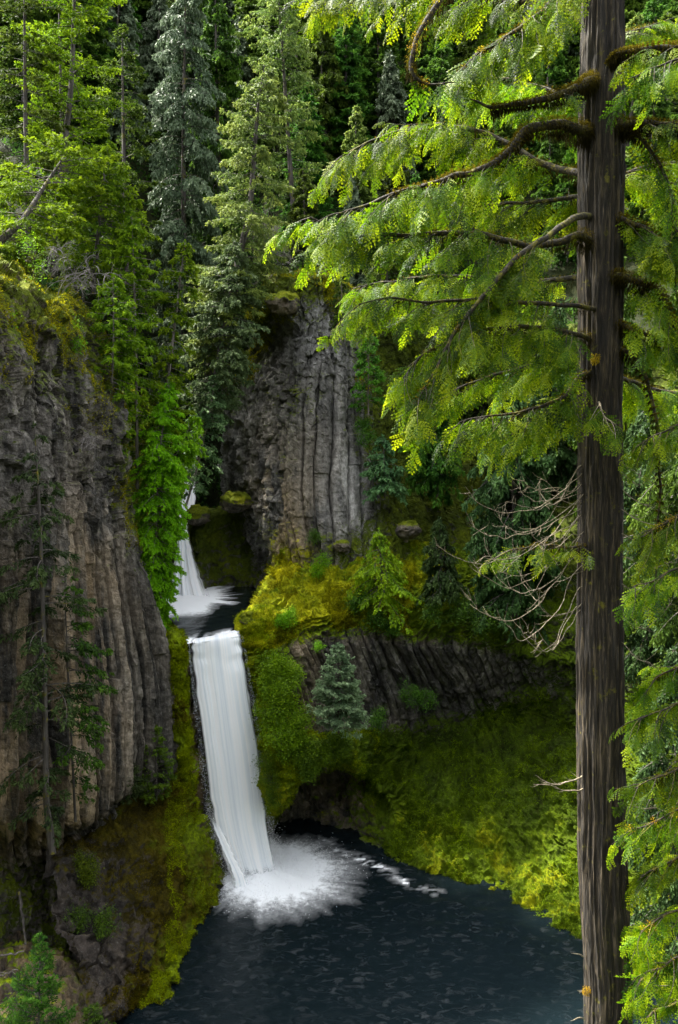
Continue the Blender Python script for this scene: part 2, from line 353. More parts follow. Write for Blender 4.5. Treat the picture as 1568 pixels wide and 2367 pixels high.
CL = Sheet(CLr, ["999999999", "766656776", "533333675", "110112574", "110001222", "000000088", "100000099", "443211099", "544444099"],
                ["000000000", "000000000", "001110000", "345530000", "999999952", "999999952", "999999952", "222222222", "000000000"],
                ["222222222", "343200000", "421100000", "600122000", "025873000", "147962200", "948851000", "941300000", "000000000"], 620, 620, drop=1.0)
CL.displace(colmask=.12, colw=1.25, colh=14, colamp=1.25, big=1.9, blk=1.4, seed=3, clump=.35)
CL.build("cliff_left", M['rock_left'], False)

MLr = [
 [(380,1440,95),(395,1445,95),(410,1450,95),(425,1455,95),(440,1465,95),(450,1465,95),(455,1465,100)],
 [(380,1470,80),(393,1468,79),(405,1468,79),(417,1470,79),(430,1478,79.5),(440,1488,80.5),(448,1495,90)],
 [(380,1620,79),(393,1620,78.3),(407,1620,78),(422,1620,78),(437,1620,78.5),(452,1620,80),(465,1620,90)],
 [(372,1790,79),(390,1800,77.5),(406,1800,77),(424,1800,77),(444,1800,77.5),(468,1795,79.5),(490,1795,90)],
 [(120,1960,67),(210,1900,70),(290,1840,73),(360,1850,74),(425,1870,75),(480,1880,78.5),(510,1880,90)],
 [(110,2010,62),(190,2000,65),(270,2000,67),(350,2000,69),(430,2000,71),(508,2000,76),(545,2000,88)],
 [(110,2120,60),(190,2120,61.5),(270,2120,63),(350,2120,65),(430,2120,68),(505,2105,72.6),(540,2105,85)],
 [(150,2220,58),(210,2240,59),(270,2240,60),(330,2240,61.5),(380,2240,63),(425,2228,65.4),(480,2235,80)],
 [(190,2300,57.5),(225,2315,57.8),(262,2325,59.0),(300,2325,59.8),(345,2322,60.2),(400,2270,62.6),(470,2270,80)],
]
ML = Sheet(MLr, ["9999999", "9999840", "6997830", "5797820", "2466840", "1234750", "1123850", "1113850", "3234850"],
                ["0000000"]*9, ["9999999", "9999999", "8999999", "4678999", "0012489", "0001379", "0001379", "0012599", "0134799"], 300, 420, drop=-4)
ML.displace(big=1.2, blk=1.1, seed=12, clump=.5)
ML.build("mossy_mound", M['mound'])

BKr = [  # low rocky bank in the lower left corner
 [(-250,2150,66),(0,2150,64),(60,2170,62),(120,2190,60.5),(190,2230,60),(260,2290,62)],
 [(-250,2220,56),(0,2220,57),(60,2230,57),(120,2235,57),(180,2270,57.5),(240,2330,57.8)],
 [(-250,2300,52),(0,2300,53),(60,2300,53),(120,2310,53.5),(170,2350,54.5),(230,2390,55.8)],
 [(-250,2400,48),(0,2400,48),(60,2400,48.3),(120,2420,49),(170,2450,50),(230,2480,52)],
 [(-250,2700,42),(0,2700,42),(60,2700,42),(120,2720,42),(170,2750,43),(230,2780,45)],
]
BK = Sheet(BKr, ["111122"]*5, ["000000"]*5, ["999940"]*5, 140, 120, drop=-4)
BK.displace(big=.5, blk=.6, seed=15, clump=.2)
BK.build("rocky_bank", M['mound'])

TWr = [
 [(540,700,125),(585,690,120),(630,640,118),(690,628,116),(760,625,116),(850,640,118),(1000,680,122),(1200,720,125),(1400,760,112),(1700,780,85)],
 [(575,745,114),(600,735,104),(625,658,102),(690,645,100),(770,638,101),(830,680,105),(920,720,114),(1200,750,112),(1400,780,100),(1700,800,75)],
 [(580,800,118),(605,800,111),(650,800,107),(690,790,101),(770,790,101),(828,800,105),(900,830,114),(1120,850,116),(1350,850,103),(1700,850,72)],
 [(520,890,119),(540,895,109.5),(612,900,107.5),(680,900,101),(770,900,100.5),(828,900,104.5),(900,930,113),(1120,950,114),(1350,950,100),(1700,950,70)],
 [(530,1040,119),(545,1050,110),(612,1050,106.5),(670,1050,100.5),(760,1050,99.5),(832,1050,102.5),(905,1060,110),(1120,1070,110),(1350,1100,97),(1700,1100,68)],
 [(545,1165,118),(580,1175,110),(637,1180,102),(680,1180,98.5),(760,1180,97.5),(850,1180,100),(930,1180,106),(1200,1200,98),(1400,1250,89),(1700,1250,67)],
 [(610,1310,112),(625,1300,104),(650,1300,98),(700,1300,96.5),(770,1300,96),(850,1290,97),(1000,1290,98.5),(1200,1350,94),(1400,1420,86),(1700,1400,66)],
]
TW = Sheet(TWr, ["9999977777", "8978857777", "1500047777", "5523237777", "0102047777", "0110026666", "3344466666"],  # right-hand columns: dark moss colour stands in for shade in the recess
                ["0000000000", "0000000000", "0012211000", "2224653100", "3336995400", "3338996400", "2245430000"],
                ["0000000000", "0000000000", "0010000000", "0011100000", "0024100000", "0097100000", "0099200000"], 560, 460, drop=18)
TW.displace(colmask=.3, colw=1.9, colh=18, colamp=1.15, big=1.6, blk=1.2, seed=23, clump=.35)
TW.build("rock_tower", M['rock_tower'], False)

RWr = [
 [(640,1290,106),(660,1262,99.5),(700,1280,98),(770,1270,97.5),(850,1260,98),(960,1250,99),(1080,1260,98),(1200,1330,95),(1340,1400,89),(1500,1420,80),(1720,1420,62)],
 [(622,1342,103),(650,1330,96),(700,1340,93.5),(770,1330,93),(850,1340,93),(960,1340,94),(1080,1330,94),(1200,1390,91),(1340,1450,86),(1500,1460,77),(1720,1460,60)],
 [(588,1412,92.2),(625,1380,90),(690,1400,89),(760,1410,89),(850,1420,90),(950,1430,91.5),(1080,1440,92),(1200,1480,90),(1340,1500,85),(1500,1500,76),(1720,1520,59)],
 [(556,1448,85),(590,1445,83.5),(660,1455,86),(740,1445,88),(840,1445,89.5),(950,1455,91),(1080,1475,91.5),(1200,1505,89.5),(1340,1520,84.5),(1500,1530,75),(1720,1560,58)],
 [(572,1500,86),(585,1500,82.5),(660,1500,84.5),(740,1495,87),(850,1490,89),(950,1500,90.5),(1080,1510,91.5),(1200,1530,90.5),(1340,1550,86),(1500,1570,75),(1720,1600,58)],
 [(585,1580,86),(600,1580,82),(680,1570,84.3),(750,1560,87),(850,1560,90),(950,1560,92),(1080,1570,94),(1200,1590,93),(1340,1610,87),(1500,1640,75),(1720,1680,58)],
 [(592,1690,86),(615,1690,81),(690,1690,83),(770,1680,86),(860,1670,90.5),(950,1650,94),(1080,1640,96.5),(1200,1650,95),(1340,1680,87),(1500,1740,73),(1720,1780,57)],
 [(602,1760,85),(632,1740,79.5),(700,1725,79.5),(780,1720,82),(860,1720,87),(940,1730,91.5),(1080,1740,92),(1200,1740,89.5),(1340,1770,82.5),(1500,1850,70),(1720,1880,55)],
 [(618,1870,85),(640,1850,79),(700,1795,78.5),(780,1768,80.5),(845,1785,85.5),(920,1830,86.5),(1070,1850,86),(1190,1850,84),(1340,1880,78),(1500,1980,68),(1720,2000,54)],
 [(628,1885,90),(660,1855,90),(700,1825,90),(770,1800,91),(835,1825,88.5),(915,1890,85.5),(1060,1940,82.2),(1180,1980,79),(1340,2040,73.5),(1500,2120,65),(1720,2140,52)],
 [(630,1893,91),(665,1897,90.3),(710,1902,89.5),(780,1925,87.4),(840,1950,85.2),(920,1990,81.8),(1050,2045,78.2),(1180,2095,74.3),(1340,2190,68.4),(1500,2300,61.5),(1720,2420,54)],
]
RW = Sheet(RWr, ["67776665555", "99988876555", "99999876555", "99876666655", "99300013455", "97400014566", "98410137788", "99999888888", "99999999988", "11125899988", "00123588999"],
                ["00000000000", "00000000000", "00000000000", "00112221000", "01799976300", "02999998400", "02999986300", "00687754200", "00000000000", "00000000000", "00000000000"],
                ["99976643333", "99999855333", "99999864222", "99987532222", "88642110111", "77521011111", "77642101112", "77753211112", "77654322223", "55545566667", "44455667788"], 760, 560, drop=-4)
RW.displace(colmask=.7, thatch=1.9, colw=.95, colh=3.2, colamp=.85, big=1.4, blk=.9, seed=33, clump=.85, lean=.62)
RW.build("rock_bowl", M['moss_bank'], False)

GBr = [
 [(330,1180,132),(400,1180,130),(440,1190,126),(500,1180,122),(560,1140,119),(620,1100,118),(680,1100,116)],
 [(340,1235,118),(400,1225,117),(440,1195,112),(500,1180,110),(545,1165,111),(600,1160,112),(650,1150,110)],
 [(350,1300,117),(405,1265,116),(455,1262,108),(500,1262,110),(560,1262,112),(610,1262,112),(650,1262,108)],
 [(360,1370,114),(410,1368,112),(458,1342,107.5),(500,1350,109.5),(560,1354,110),(610,1356,108),(645,1350,102)],
]
GB = Sheet(GBr, ["5679999", "5687755", "2366543", "2245433"], ["0000000"]*4, ["0000000"]*4, 220, 160, drop=19)
GB.displace(big=1.0, blk=.8, seed=44, clump=.3)
GB.build("rock_alcove", M['rock'])

FWr = [  # wet rock behind and under the main fall
 [(395,1500,100),(430,1500,100),(470,1500,100),(520,1500,100),(570,1495,100),(610,1490,100)],
 [(405,1490,86),(440,1500,82.4),(475,1494,82.9),(520,1490,83.9),(562,1480,84.8),(600,1470,86)],
 [(410,1520,85),(445,1525,82.2),(480,1525,83),(520,1520,83.9),(570,1510,84.8),(610,1500,86)],
 [(440,1750,85),(465,1750,82.5),(500,1750,83.5),(540,1750,84),(590,1750,85),(650,1750,88)],
 [(460,1900,84),(488,1880,79.5),(510,1900,82),(560,1900,84),(610,1890,88),(670,1890,92)],
 [(470,2010,82),(520,1990,78.4),(540,2000,79.5),(570,1990,81.5),(620,1960,86),(680,1930,92)],
]
FW = Sheet(FWr, ["111111", "430004", "540005", "540055", "520055", "510000"], ["0"*6]*6, ["0"*6]*6, 150, 200, drop=-3)
FW.displace(big=.4, blk=.45, seed=52, clump=.3)
FW.build("rock_ledge", M['rock'])

HSr = [
 [(-300,700,60),(-60,640,66),(60,690,72),(150,730,78),(300,1180,124),(420,1290,134),(520,1150,128),(620,760,119),(760,660,112),(900,720,116),(1100,760,118),(1350,790,104),(1750,830,78)],
 [(-300,560,75),(-60,560,90),(60,600,92),(150,640,96),(300,860,130),(420,960,145),(520,800,140),(620,620,125),(760,600,122),(900,640,125),(1100,680,128),(1350,690,115),(1750,690,90)],
 [(-300,350,110),(-60,360,120),(60,380,124),(150,400,130),(300,500,145),(420,560,156),(520,500,156),(620,410,145),(760,400,145),(900,420,148),(1100,440,150),(1350,420,142),(1750,420,120)],
 [(-300,120,150),(-60,120,155),(60,130,158),(150,140,162),(300,160,175),(420,180,182),(520,160,180),(620,140,172),(760,140,172),(900,150,175),(1100,150,176),(1350,150,170),(1750,150,150)],
 [(-300,-150,190),(-60,-150,195),(60,-150,198),(150,-150,200),(300,-150,208),(420,-150,212),(520,-150,212),(620,-150,208),(760,-150,206),(900,-150,208),(1100,-150,208),(1350,-150,200),(1750,-150,185)],
 [(-300,-400,240)]+[(x,-400,245) for x in (-60,60,150,300,420,520,620,760,900,1100,1350)]+[(1750,-400,230)],
]
HS = Sheet(HSr, ["6"*13]*6, ["0"*13]*6, ["0"*13]*6, 260, 200)
HSp = HS.p.copy()
HS.displace(big=2.0, blk=1.0, seed=61, clump=.4)
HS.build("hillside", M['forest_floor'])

# the slope the viewer stands on, behind and below the viewpoint
nr = 60; X, Y = np.meshgrid(np.linspace(-140, 140, nr), np.linspace(-160, 46, nr))
Z = np.interp(Y, [-160, -14, -3, 3, 6, 24, 36, 46], [150, 50, 42.2, 40.8, 37, 11, 1, -5])
pp = np.stack([X, Y, Z], -1).reshape(-1, 3); pp[:, 2] += 1.2*fbm(pp*.12, 3, 71)*np.clip(np.abs(pp[:, 1])/10, .1, 1)
i = (np.arange(nr-1)[:, None]*nr+np.arange(nr-1)[None]).ravel()
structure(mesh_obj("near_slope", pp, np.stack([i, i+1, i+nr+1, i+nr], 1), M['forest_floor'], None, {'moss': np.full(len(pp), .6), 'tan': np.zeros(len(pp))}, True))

# ------------------------------------------------------------------ water
def water_mat(name, c=(.004, .008, .010), foamc=(.93, .95, .97)):
    m, nt, out, N, L = material(name); pos = N('ShaderNodeNewGeometry').outputs['Position']
    fo = N('ShaderNodeAttribute', attribute_name='foam').outputs['Fac']
    mp = N('ShaderNodeMapping'); mp.inputs['Rotation'].default_value = (0, 0, R(-28)); mp.inputs['Scale'].default_value = (.8, 1.5, 1); L(pos, mp.inputs[0])
    n1 = noise(N, L, mp.outputs[0], 1.1, 7, .70, .8); n2 = noise(N, L, pos, .10, 3, .5)
    fl = math_(N, L, 'MULTIPLY', ramp(N, L, n1, [(.53, g(0)), (.72, g(1))]), ramp(N, L, n2, [(.38, g(.12)), (.62, g(.55))]))
    ns = noise(N, L, pos, 1.6, 6, .7, .5)
    big = ramp(N, L, math_(N, L, 'ADD', fo, math_(N, L, 'MULTIPLY', math_(N, L, 'MULTIPLY', math_(N, L, 'SUBTRACT', ns, .5), .65), math_(N, L, 'MINIMUM', math_(N, L, 'MULTIPLY', fo, 4), 1))), [(.02, g(0)), (.26, g(.30)), (.50, g(1))])
    f = math_(N, L, 'MAXIMUM', math_(N, L, 'MULTIPLY', fl, .075), big, True)
    s = N('ShaderNodeBsdfPrincipled'); s.inputs['Base Color'].default_value = (*c, 1); s.inputs['Roughness'].default_value = .2; s.inputs['IOR'].default_value = 1.33; s.inputs['Specular IOR Level'].default_value = .3
    b = N('ShaderNodeBump'); b.inputs['Strength'].default_value = .22; b.inputs['Distance'].default_value = .2
    L(math_(N, L, 'ADD', n1, math_(N, L, 'MULTIPLY', noise(N, L, pos, .5, 4, .6), 1.5)), b.inputs['Height']); L(b.outputs[0], s.inputs['Normal'])
    d = N('ShaderNodeBsdfDiffuse'); d.inputs['Color'].default_value = (*foamc, 1)
    mx = N('ShaderNodeMixShader'); L(f, mx.inputs[0]); L(s.outputs[0], mx.inputs[1]); L(d.outputs[0], mx.inputs[2]); L(mx.outputs[0], out.inputs['Surface'])
    return m
M['water'] = water_mat('pool_water'); M['stream'] = water_mat('stream_water')
def plane_z(x, y, z):
    p = P(x, y, 80); o = np.array([0, 0, CAMZ]); k = (z-CAMZ)/(p[2]-CAMZ); return o+(p-o)*k
IMP = plane_z(602, 2012, 0)
def pool(name, x0, x1, y0, y1, z, st, foamfn, mat):
    nx = int((x1-x0)/st); ny = int((y1-y0)/st); X, Y = np.meshgrid(np.linspace(x0, x1, nx), np.linspace(y0, y1, ny))
    p = np.stack([X, Y, np.full_like(X, z)], -1).reshape(-1, 3); fo, dz = foamfn(p); p[:, 2] += dz
    i = (np.arange(ny-1)[:, None]*nx+np.arange(nx-1)[None]).ravel()
    return structure(mesh_obj(name, p, np.stack([i, i+1, i+nx+1, i+nx], 1), mat, None, {'foam': fo}, True))
def foam_main(p):
    d = p-IMP; d[:, 1] *= 1.0; ang = np.arctan2(d[:, 1], d[:, 0]); r = np.hypot(d[:, 0], d[:, 1])
    st = vnoise(np.stack([np.cos(ang)*9, np.sin(ang)*9, r*.12], 1), 3)*.5+vnoise(np.stack([np.cos(ang)*22, np.sin(ang)*22, r*.3], 1), 4)*.45
    reach = 7.0+2.6*np.cos(ang+.35)+1.7*st
    f = np.clip(1.22-r/reach, 0, 1)**1.3
    # line of froth along the far right shore
    shore = 0
    for q in [((735,1940),(800,1975),1.0),((800,1975),(880,2005),1.5),((880,2005),(940,2040),1.2),((940,2040),(1010,2062),.5)]:
        a = plane_z(*q[0], 0); b = plane_z(*q[1], 0); ab = b-a; t = np.clip(((p-a)@ab)/(ab@ab), 0, 1)
        dd = np.linalg.norm(p-a-t[:, None]*ab, axis=1); shore = np.maximum(shore, q[2]*.40*np.exp(-(dd/.8)**2))
    n = .35+1.0*vnoise(p*np.array([1.2, 2.6, 1]), 9)+.5*vnoise(p*3.1, 10)
    f = np.maximum(f, shore*n)
    dz = .35*np.clip(1-r/8, 0, 1)*(.6+st)+.35*np.exp(-(r/3.0)**2)+.05*vnoise(p*.8, 5)+.03*vnoise(p*2.1, 6)
    return f, dz
pool("pool_water", -75, 70, 30, 100, 0.0, .3, foam_main, M['water'])
IU = plane_z(432, 1385, 24.1)
def foam_up(p):
    r = np.hypot((p[:, 0]-IU[0])*.95, (p[:, 1]-IU[1])*.62); ang = np.arctan2(p[:, 1]-IU[1], p[:, 0]-IU[0])
    st = vnoise(np.stack([np.cos(ang)*7, np.sin(ang)*7, r*.2], 1), 3)
    f = np.clip(1.22-r/(5.6+2.2*st), 0, 1)**1.0
    ed = p[:, 1]-(79.0+4.4*np.clip((p[:, 0]+15.2)/5.4, 0, 1)); f = np.maximum(f, .9*np.clip(1-ed/3.5, 0, 1)*(.35+.9*vnoise(p*np.array([1.9, .3, 1]), 8)))
    lip = sstep(1.2, 0, ed)
    return f, .4*np.clip(1-r/5, 0, 1)+.06*vnoise(p*.9, 5)-.10*lip+.16*lip*vnoise(p*np.array([1.2, .3, 1]), 12)
nx, ny = 110, 190; X, Y = np.meshgrid(np.linspace(0, 1, nx), np.linspace(82.0, 119, ny)); Y = Y+(79.0+4.4*X-82)*np.clip((92-Y)/10, 0, 1)
def wx(x, y, D): return P(x, y, D)[0]
XL = np.interp(Y, [79, 84, 90, 119], [wx(434,1480,79), wx(415,1480,84), wx(392,1440,90), wx(360,1350,119)])
XR = np.interp(Y, [79, 85, 93, 103, 119], [wx(562,1462,83.5), wx(575,1450,85), wx(600,1410,93), wx(640,1350,103), wx(700,1300,119)])
p = np.stack([XL+(XR-XL)*X, Y, np.full_like(X, 24.12)], -1).reshape(-1, 3); fo, dz = foam_up(p); p[:, 2] += dz
i = (np.arange(ny-1)[:, None]*nx+np.arange(nx-1)[None]).ravel()
structure(mesh_obj("stream_water", p, np.stack([i, i+1, i+nx+1, i+nx], 1), M['stream'], None, {'foam': fo}, True))

def fall_mat(name, edge=1.0, dens=1.0, tint=(.80, .86, .93)):
    m, nt, out, N, L = material(name)
    a = N('ShaderNodeAttribute', attribute_name='u').outputs['Fac']; v = N('ShaderNodeAttribute', attribute_name='v').outputs['Fac']; al = N('ShaderNodeAttribute', attribute_name='alpha').outputs['Fac']
    c = N('ShaderNodeCombineXYZ'); L(math_(N, L, 'MULTIPLY', a, 9), c.inputs[0]); L(math_(N, L, 'MULTIPLY', v, .55), c.inputs[1])
    n = noise(N, L, c.outputs[0], 1.3, 5, .6, .1)
    c2 = N('ShaderNodeCombineXYZ'); L(math_(N, L, 'MULTIPLY', a, 45), c2.inputs[0]); L(math_(N, L, 'MULTIPLY', v, 1.3), c2.inputs[1])
    n2 = noise(N, L, c2.outputs[0], 1.0, 3, .6, .0)
    f = math_(N, L, 'ADD', math_(N, L, 'MULTIPLY', n, .88), math_(N, L, 'MULTIPLY', n2, .12))
    col = ramp(N, L, f, [(.32, (.70, .75, .82)), (.48, (.91, .94, .97)), (.56, (.98, .98, .99))])
    d = N('ShaderNodeBsdfDiffuse'); L(col, d.inputs[0]); t = N('ShaderNodeBsdfTranslucent'); L(col, t.inputs[0])
    mx = N('ShaderNodeMixShader'); mx.inputs[0].default_value = .12; L(d.outputs[0], mx.inputs[1]); L(t.outputs[0], mx.inputs[2])
    tr = N('ShaderNodeBsdfTransparent'); m2 = N('ShaderNodeMixShader')
    af = math_(N, L, 'MULTIPLY', ramp(N, L, math_(N, L, 'ADD', al, math_(N, L, 'MULTIPLY', math_(N, L, 'SUBTRACT', f, .5), 1.6)), [(.15, g(0)), (.62, g(1))]), dens)
    L(af, m2.inputs[0]); L(tr.outputs[0], m2.inputs[1]); L(mx.outputs[0], m2.inputs[2]); L(m2.outputs[0], out.inputs['Surface']); return m
M['fall'] = fall_mat('falling_water')
def curtain(name, left, right, thick, nu, nv, parent, mat, seed=0, amp=.25, edge=.12, lipf=.02):
    """left and right: lists of world points down each side; the sheet bulges forward between them"""
    tv = np.linspace(0, len(left)-1, nv); l = crom(np.array(left), tv); r = crom(np.array(right), tv); u = np.linspace(0, 1, nu)
    p = l[:, None]*(1-u)[None, :, None]+r[:, None]*u[None, :, None]
    U = np.repeat(u[None], nv, 0).ravel(); V = np.repeat(np.linspace(0, 1, nv)[:, None], nu, 1).ravel(); p = p.reshape(-1, 3)
    q = np.stack([U*7, V*.8, np.zeros_like(U)], 1)
    dd = thick*np.sin(np.pi*U)**.7+amp*(vnoise(q, seed)+.5*vnoise(q*np.array([2.6, 1, 1]), seed+1)+.25*vnoise(q*np.array([7, 1, 1]), seed+2))*sstep(0, .12, V)
    p[:, 1] -= dd; p[:, 0] += (.16*vnoise(q*np.array([.8, 2, 1]), seed+4)+.14*vnoise(np.stack([U*3, V*26, U*0], 1), seed+6)*np.abs(U-.5)*2)*sstep(0, .2, V)
    al = np.minimum(sstep(0, edge, U), sstep(0, edge, 1-U)); al = np.minimum(al, sstep(0, lipf, V)*.9+.1)*(1-.85*sstep(.90, .99, V))
    i = (np.arange(nv-1)[:, None]*nu+np.arange(nu-1)[None]).ravel()
    return mesh_obj(name, p-np.array(parent.location), np.stack([i, i+1, i+nu+1, i+nu], 1), mat, parent, {'u': U+seed*.37, 'v': V, 'alpha': al}, True)
wf = thing("waterfall", "tall white lower waterfall dropping from the mossy lip into the dark pool", "waterfall", IMP)
LP = 24.14
curtain("curtain", [plane_z(442,1476,LP),plane_z(438,1485,LP),P(440,1530,78.8),P(453,1640,78.6),P(471,1780,78.4),P(485,1880,78.3),P(503,1950,78.1),P(528,2035,77.9)],
        [plane_z(554,1452,LP),plane_z(560,1462,LP),P(569,1510,82.3),P(586,1610,81.9),P(608,1750,81.4),P(621,1860,80.9),P(632,1950,80.2),P(655,2035,79.3)], .75, 150, 260, wf, M['fall'], 1, .07, .16)
curtain("back_curtain", [plane_z(448,1476,LP-.05),plane_z(446,1487,LP-.05),P(448,1530,80.2),P(461,1640,80),P(480,1800,79.9),P(497,1900,79.6),P(530,2035,79)],
        [plane_z(553,1452,LP-.05),plane_z(558,1464,LP-.05),P(566,1510,82.9),P(581,1610,82.6),P(602,1750,82.2),P(617,1880,81.8),P(640,2035,80.3)], .4, 110, 200, wf, M['fall'], 5, .08, .15)
curtain("side_veil", [P(476,1880,78.6),P(493,1925,77.9),P(514,1975,77.2),P(532,2020,76.5),P(536,2065,76.0)],
        [P(500,1870,78.8),P(524,1925,78.4),P(552,1980,77.8),P(575,2020,77.2),P(590,2060,76.8)], .25, 50, 100, wf, M['fall'], 9, .06, .45, .3)
# spray: drops thrown up round the impact and off both sides of the fall
M['drops'] = leaf_mat('spray_drops', (.93, .95, .97), (.95, .96, .98), (.97, .98, .99), .3, .9, .1, 0, 0)
G = Geo(); rg = np.random.default_rng(77); n = 80000; base = np.array([plane_z(545, 2015, 0), plane_z(650, 1992, 0)]); t = rg.random(n)[:, None]; c = base[0]*(1-t)+base[1]*t
th = rg.uniform(0, 2*np.pi, n); r = np.abs(rg.normal(0, 1, n))*(2.0+1.0*np.cos(th+.35)+.5*vnoise(np.stack([np.cos(th)*6, np.sin(th)*6, th*0], 1), 3)); c = c+np.stack([np.cos(th)*r, np.sin(th)*r-.6, .12+rg.exponential(.55, n)*np.exp(-(r/2.6)**2)], 1)
def drops(c, sz):
    m = len(c); G.leaves(c, nrm(rg.normal(0, 1, (m, 3))), nrm(rg.normal(0, 1, (m, 3))), sz*rg.uniform(.5, 1.6, m), sz*.45, rg.random(m))
drops(c, .085)
lft = crom(np.array([P(438,1488,79.1),P(441,1530,78.8),P(454,1640,78.6),P(472,1780,78.4),P(486,1880,78.3),P(504,1950,78.1),P(526,2020,77.9)]), 6*rg.random(3500)**.6)
rgt = crom(np.array([P(560,1466,83),P(568,1510,82.3),P(584,1610,81.9),P(606,1750,81.4),P(619,1860,80.9),P(631,1950,80.2),P(648,2010,79.6)]), 6*rg.random(4500)**.6)
for e in (lft, rgt): k = .06+.30*np.clip((24-e[:, 2:3])/24, 0, 1); drops(e+rg.normal(0, 1, e.shape)*k+DOWN_*.0, .06)
G.build('spray', M['drops'], wf)['kind'] = 'stuff'
wf2 = thing("waterfall", "short upper waterfall partly hidden behind bright green hanging foliage", "waterfall", P(425,1385,103))
curtain("curtain", [P(419,1204,110),P(414,1216,108),P(405,1270,105),P(392,1330,103.5),P(383,1395,102)],
        [P(433,1204,110),P(436,1216,108),P(448,1270,106),P(466,1330,104),P(492,1395,101)], .5, 80, 120, wf2, M['fall'], 14, .35, .32)
curtain("cascade", [P(402,1112,124),P(404,1130,120),P(408,1160,116),P(412,1215,110.5)],
        [P(458,1108,124),P(462,1130,120),P(460,1165,116),P(446,1215,110.5)], .5, 60, 80, wf2, M['fall'], 18, .5, .4, .2)

# ------------------------------------------------------------------ conifers
DOWN = np.array([0, 0, -1.])
def tufts(G, base, d, n, ln, wd, spread, droop, seedrng, var=.5, vs_=.25):
    """n needle sprays round each base point, in direction d, drooping"""
    k = len(base); c = np.repeat(base, n, 0)+seedrng.normal(0, .04, (k*n, 3)); dd = np.repeat(d, n, 0)
    dd = nrm(dd+seedrng.normal(0, spread, (k*n, 3))+DOWN*droop*seedrng.random((k*n, 1)))
    s = nrm(np.cross(dd, seedrng.normal(0, 1, (k*n, 3))+np.array([0, 0, .8])))
    G.leaves(c, dd, s, ln*(.6+.8*seedrng.random(k*n)), wd*(.6+.8*seedrng.random(k*n)), np.clip(np.repeat(np.broadcast_to(var, (k,)), n)+seedrng.normal(0, vs_, k*n), 0, 1))
def bend(o, d, L, droop, n=7, curl=0, rg=rng):
    """a limb from o in direction d, length L, sagging by droop and turning up again by curl"""
    t = np.linspace(0, 1, n)[:, None]; w_ = nrm(np.cross(d, [0, 0, 1.]))*rg.normal(0, .07)*L
    return o+d*t*L+DOWN*(droop*t**2-curl*t**4)*L+w_*np.sin(t*3)
def conifer(root, trunk, prof, nb, mat, bark='bark', r0=.35, style='fir', seed=1, droop=.25, rise=.05, leaf=(.42, .075), dens=1.0, tfrom=.1, gap=0.0, az=None, bare=False, twl=.3):
    rg = np.random.default_rng(seed); tr = np.asarray(trunk, float); n = len(tr)
    tt = np.linspace(0, n-1, 26); tp = crom(tr, tt); H = np.linalg.norm(np.diff(tp, axis=0), axis=1).sum()
    T = Geo(); T.tube(tp, r0*(1-np.linspace(0, 1, 26))**.8+.025, 9, rough=.12)
    W = Geo(); K = Geo(); px, pr = zip(*prof)
    for b in range(nb):
        t = tfrom+(1-tfrom)*(b+rg.random())/nb
        if rg.random() < gap: continue
        L = np.interp(t, px, pr)*(.72+.5*rg.random()); 
        a = rg.random()*2*np.pi if az is None else rg.normal(az[0], az[1])
        o = crom(tr, np.array([t*(n-1)]))[0]; e = rise+rg.normal(0, .12)+(.35*(t-.5))
        d = nrm(np.array([math.cos(a), math.sin(a), e])); dr = droop*(.6+.8*rg.random())
        pts = bend(o, d, L, dr, 8, .12 if style != 'hang' else 0, rg)
        W.tube(pts, np.linspace(.022*L**.6+.012, .006, 8), 3)
        if bare and rg.random() < .25: continue
        m = max(4, int(L*4.6*dens)); s = .12+.88*rg.random(m)**.75; base = crom(pts, s*7); tan = nrm(crom(np.gradient(pts, axis=0), s*7))
        side = nrm(np.cross(tan, [0, 0, 1.]))*np.where(rg.random(m) < .5, -1, 1)[:, None]
        tl = (twl*L*(1.02-s)+.28)*(.6+.7*rg.random(m)); q = 4
        td = nrm(side+tan*.75+rg.normal(0, .15, (m, 3))); u = (np.arange(q)+.6)/q
        hang = {'fir': .22, 'hemlock': .55, 'hang': 1.3}[style]
        pp_ = base[:, None]+td[:, None]*(tl[:, None]*u[None])[..., None]+DOWN*(hang*tl[:, None]*(u[None]**1.6))[..., None]
        dd = nrm(td[:, None]+DOWN*(hang*1.2*u[None, :, None])+np.zeros((m, q, 3)))
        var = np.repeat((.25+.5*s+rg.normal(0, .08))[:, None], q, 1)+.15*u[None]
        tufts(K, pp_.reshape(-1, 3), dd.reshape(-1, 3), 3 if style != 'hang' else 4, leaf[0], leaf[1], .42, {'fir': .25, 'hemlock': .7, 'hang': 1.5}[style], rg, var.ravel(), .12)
    # leader
    top = tp[-5:]; tufts(K, top, np.tile([0, 0, 1.], (5, 1)), 8, leaf[0], leaf[1], .8, 0, rg)
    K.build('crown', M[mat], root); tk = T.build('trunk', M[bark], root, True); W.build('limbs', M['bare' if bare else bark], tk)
    return root
def line(*q): return [P(*a) for a in q]

def tree(label, pts, prof, nb, mat, group=None, cat='tree', name='fir_tree', **k):
    tr = line(*pts); t = thing(name, label, cat, tr[0], group); return conifer(t, tr, prof, nb, mat, **k)

FIRP = [(0, 2.2), (.15, 3.8), (.4, 3.6), (.7, 2.4), (.9, 1.1), (1, .25)]
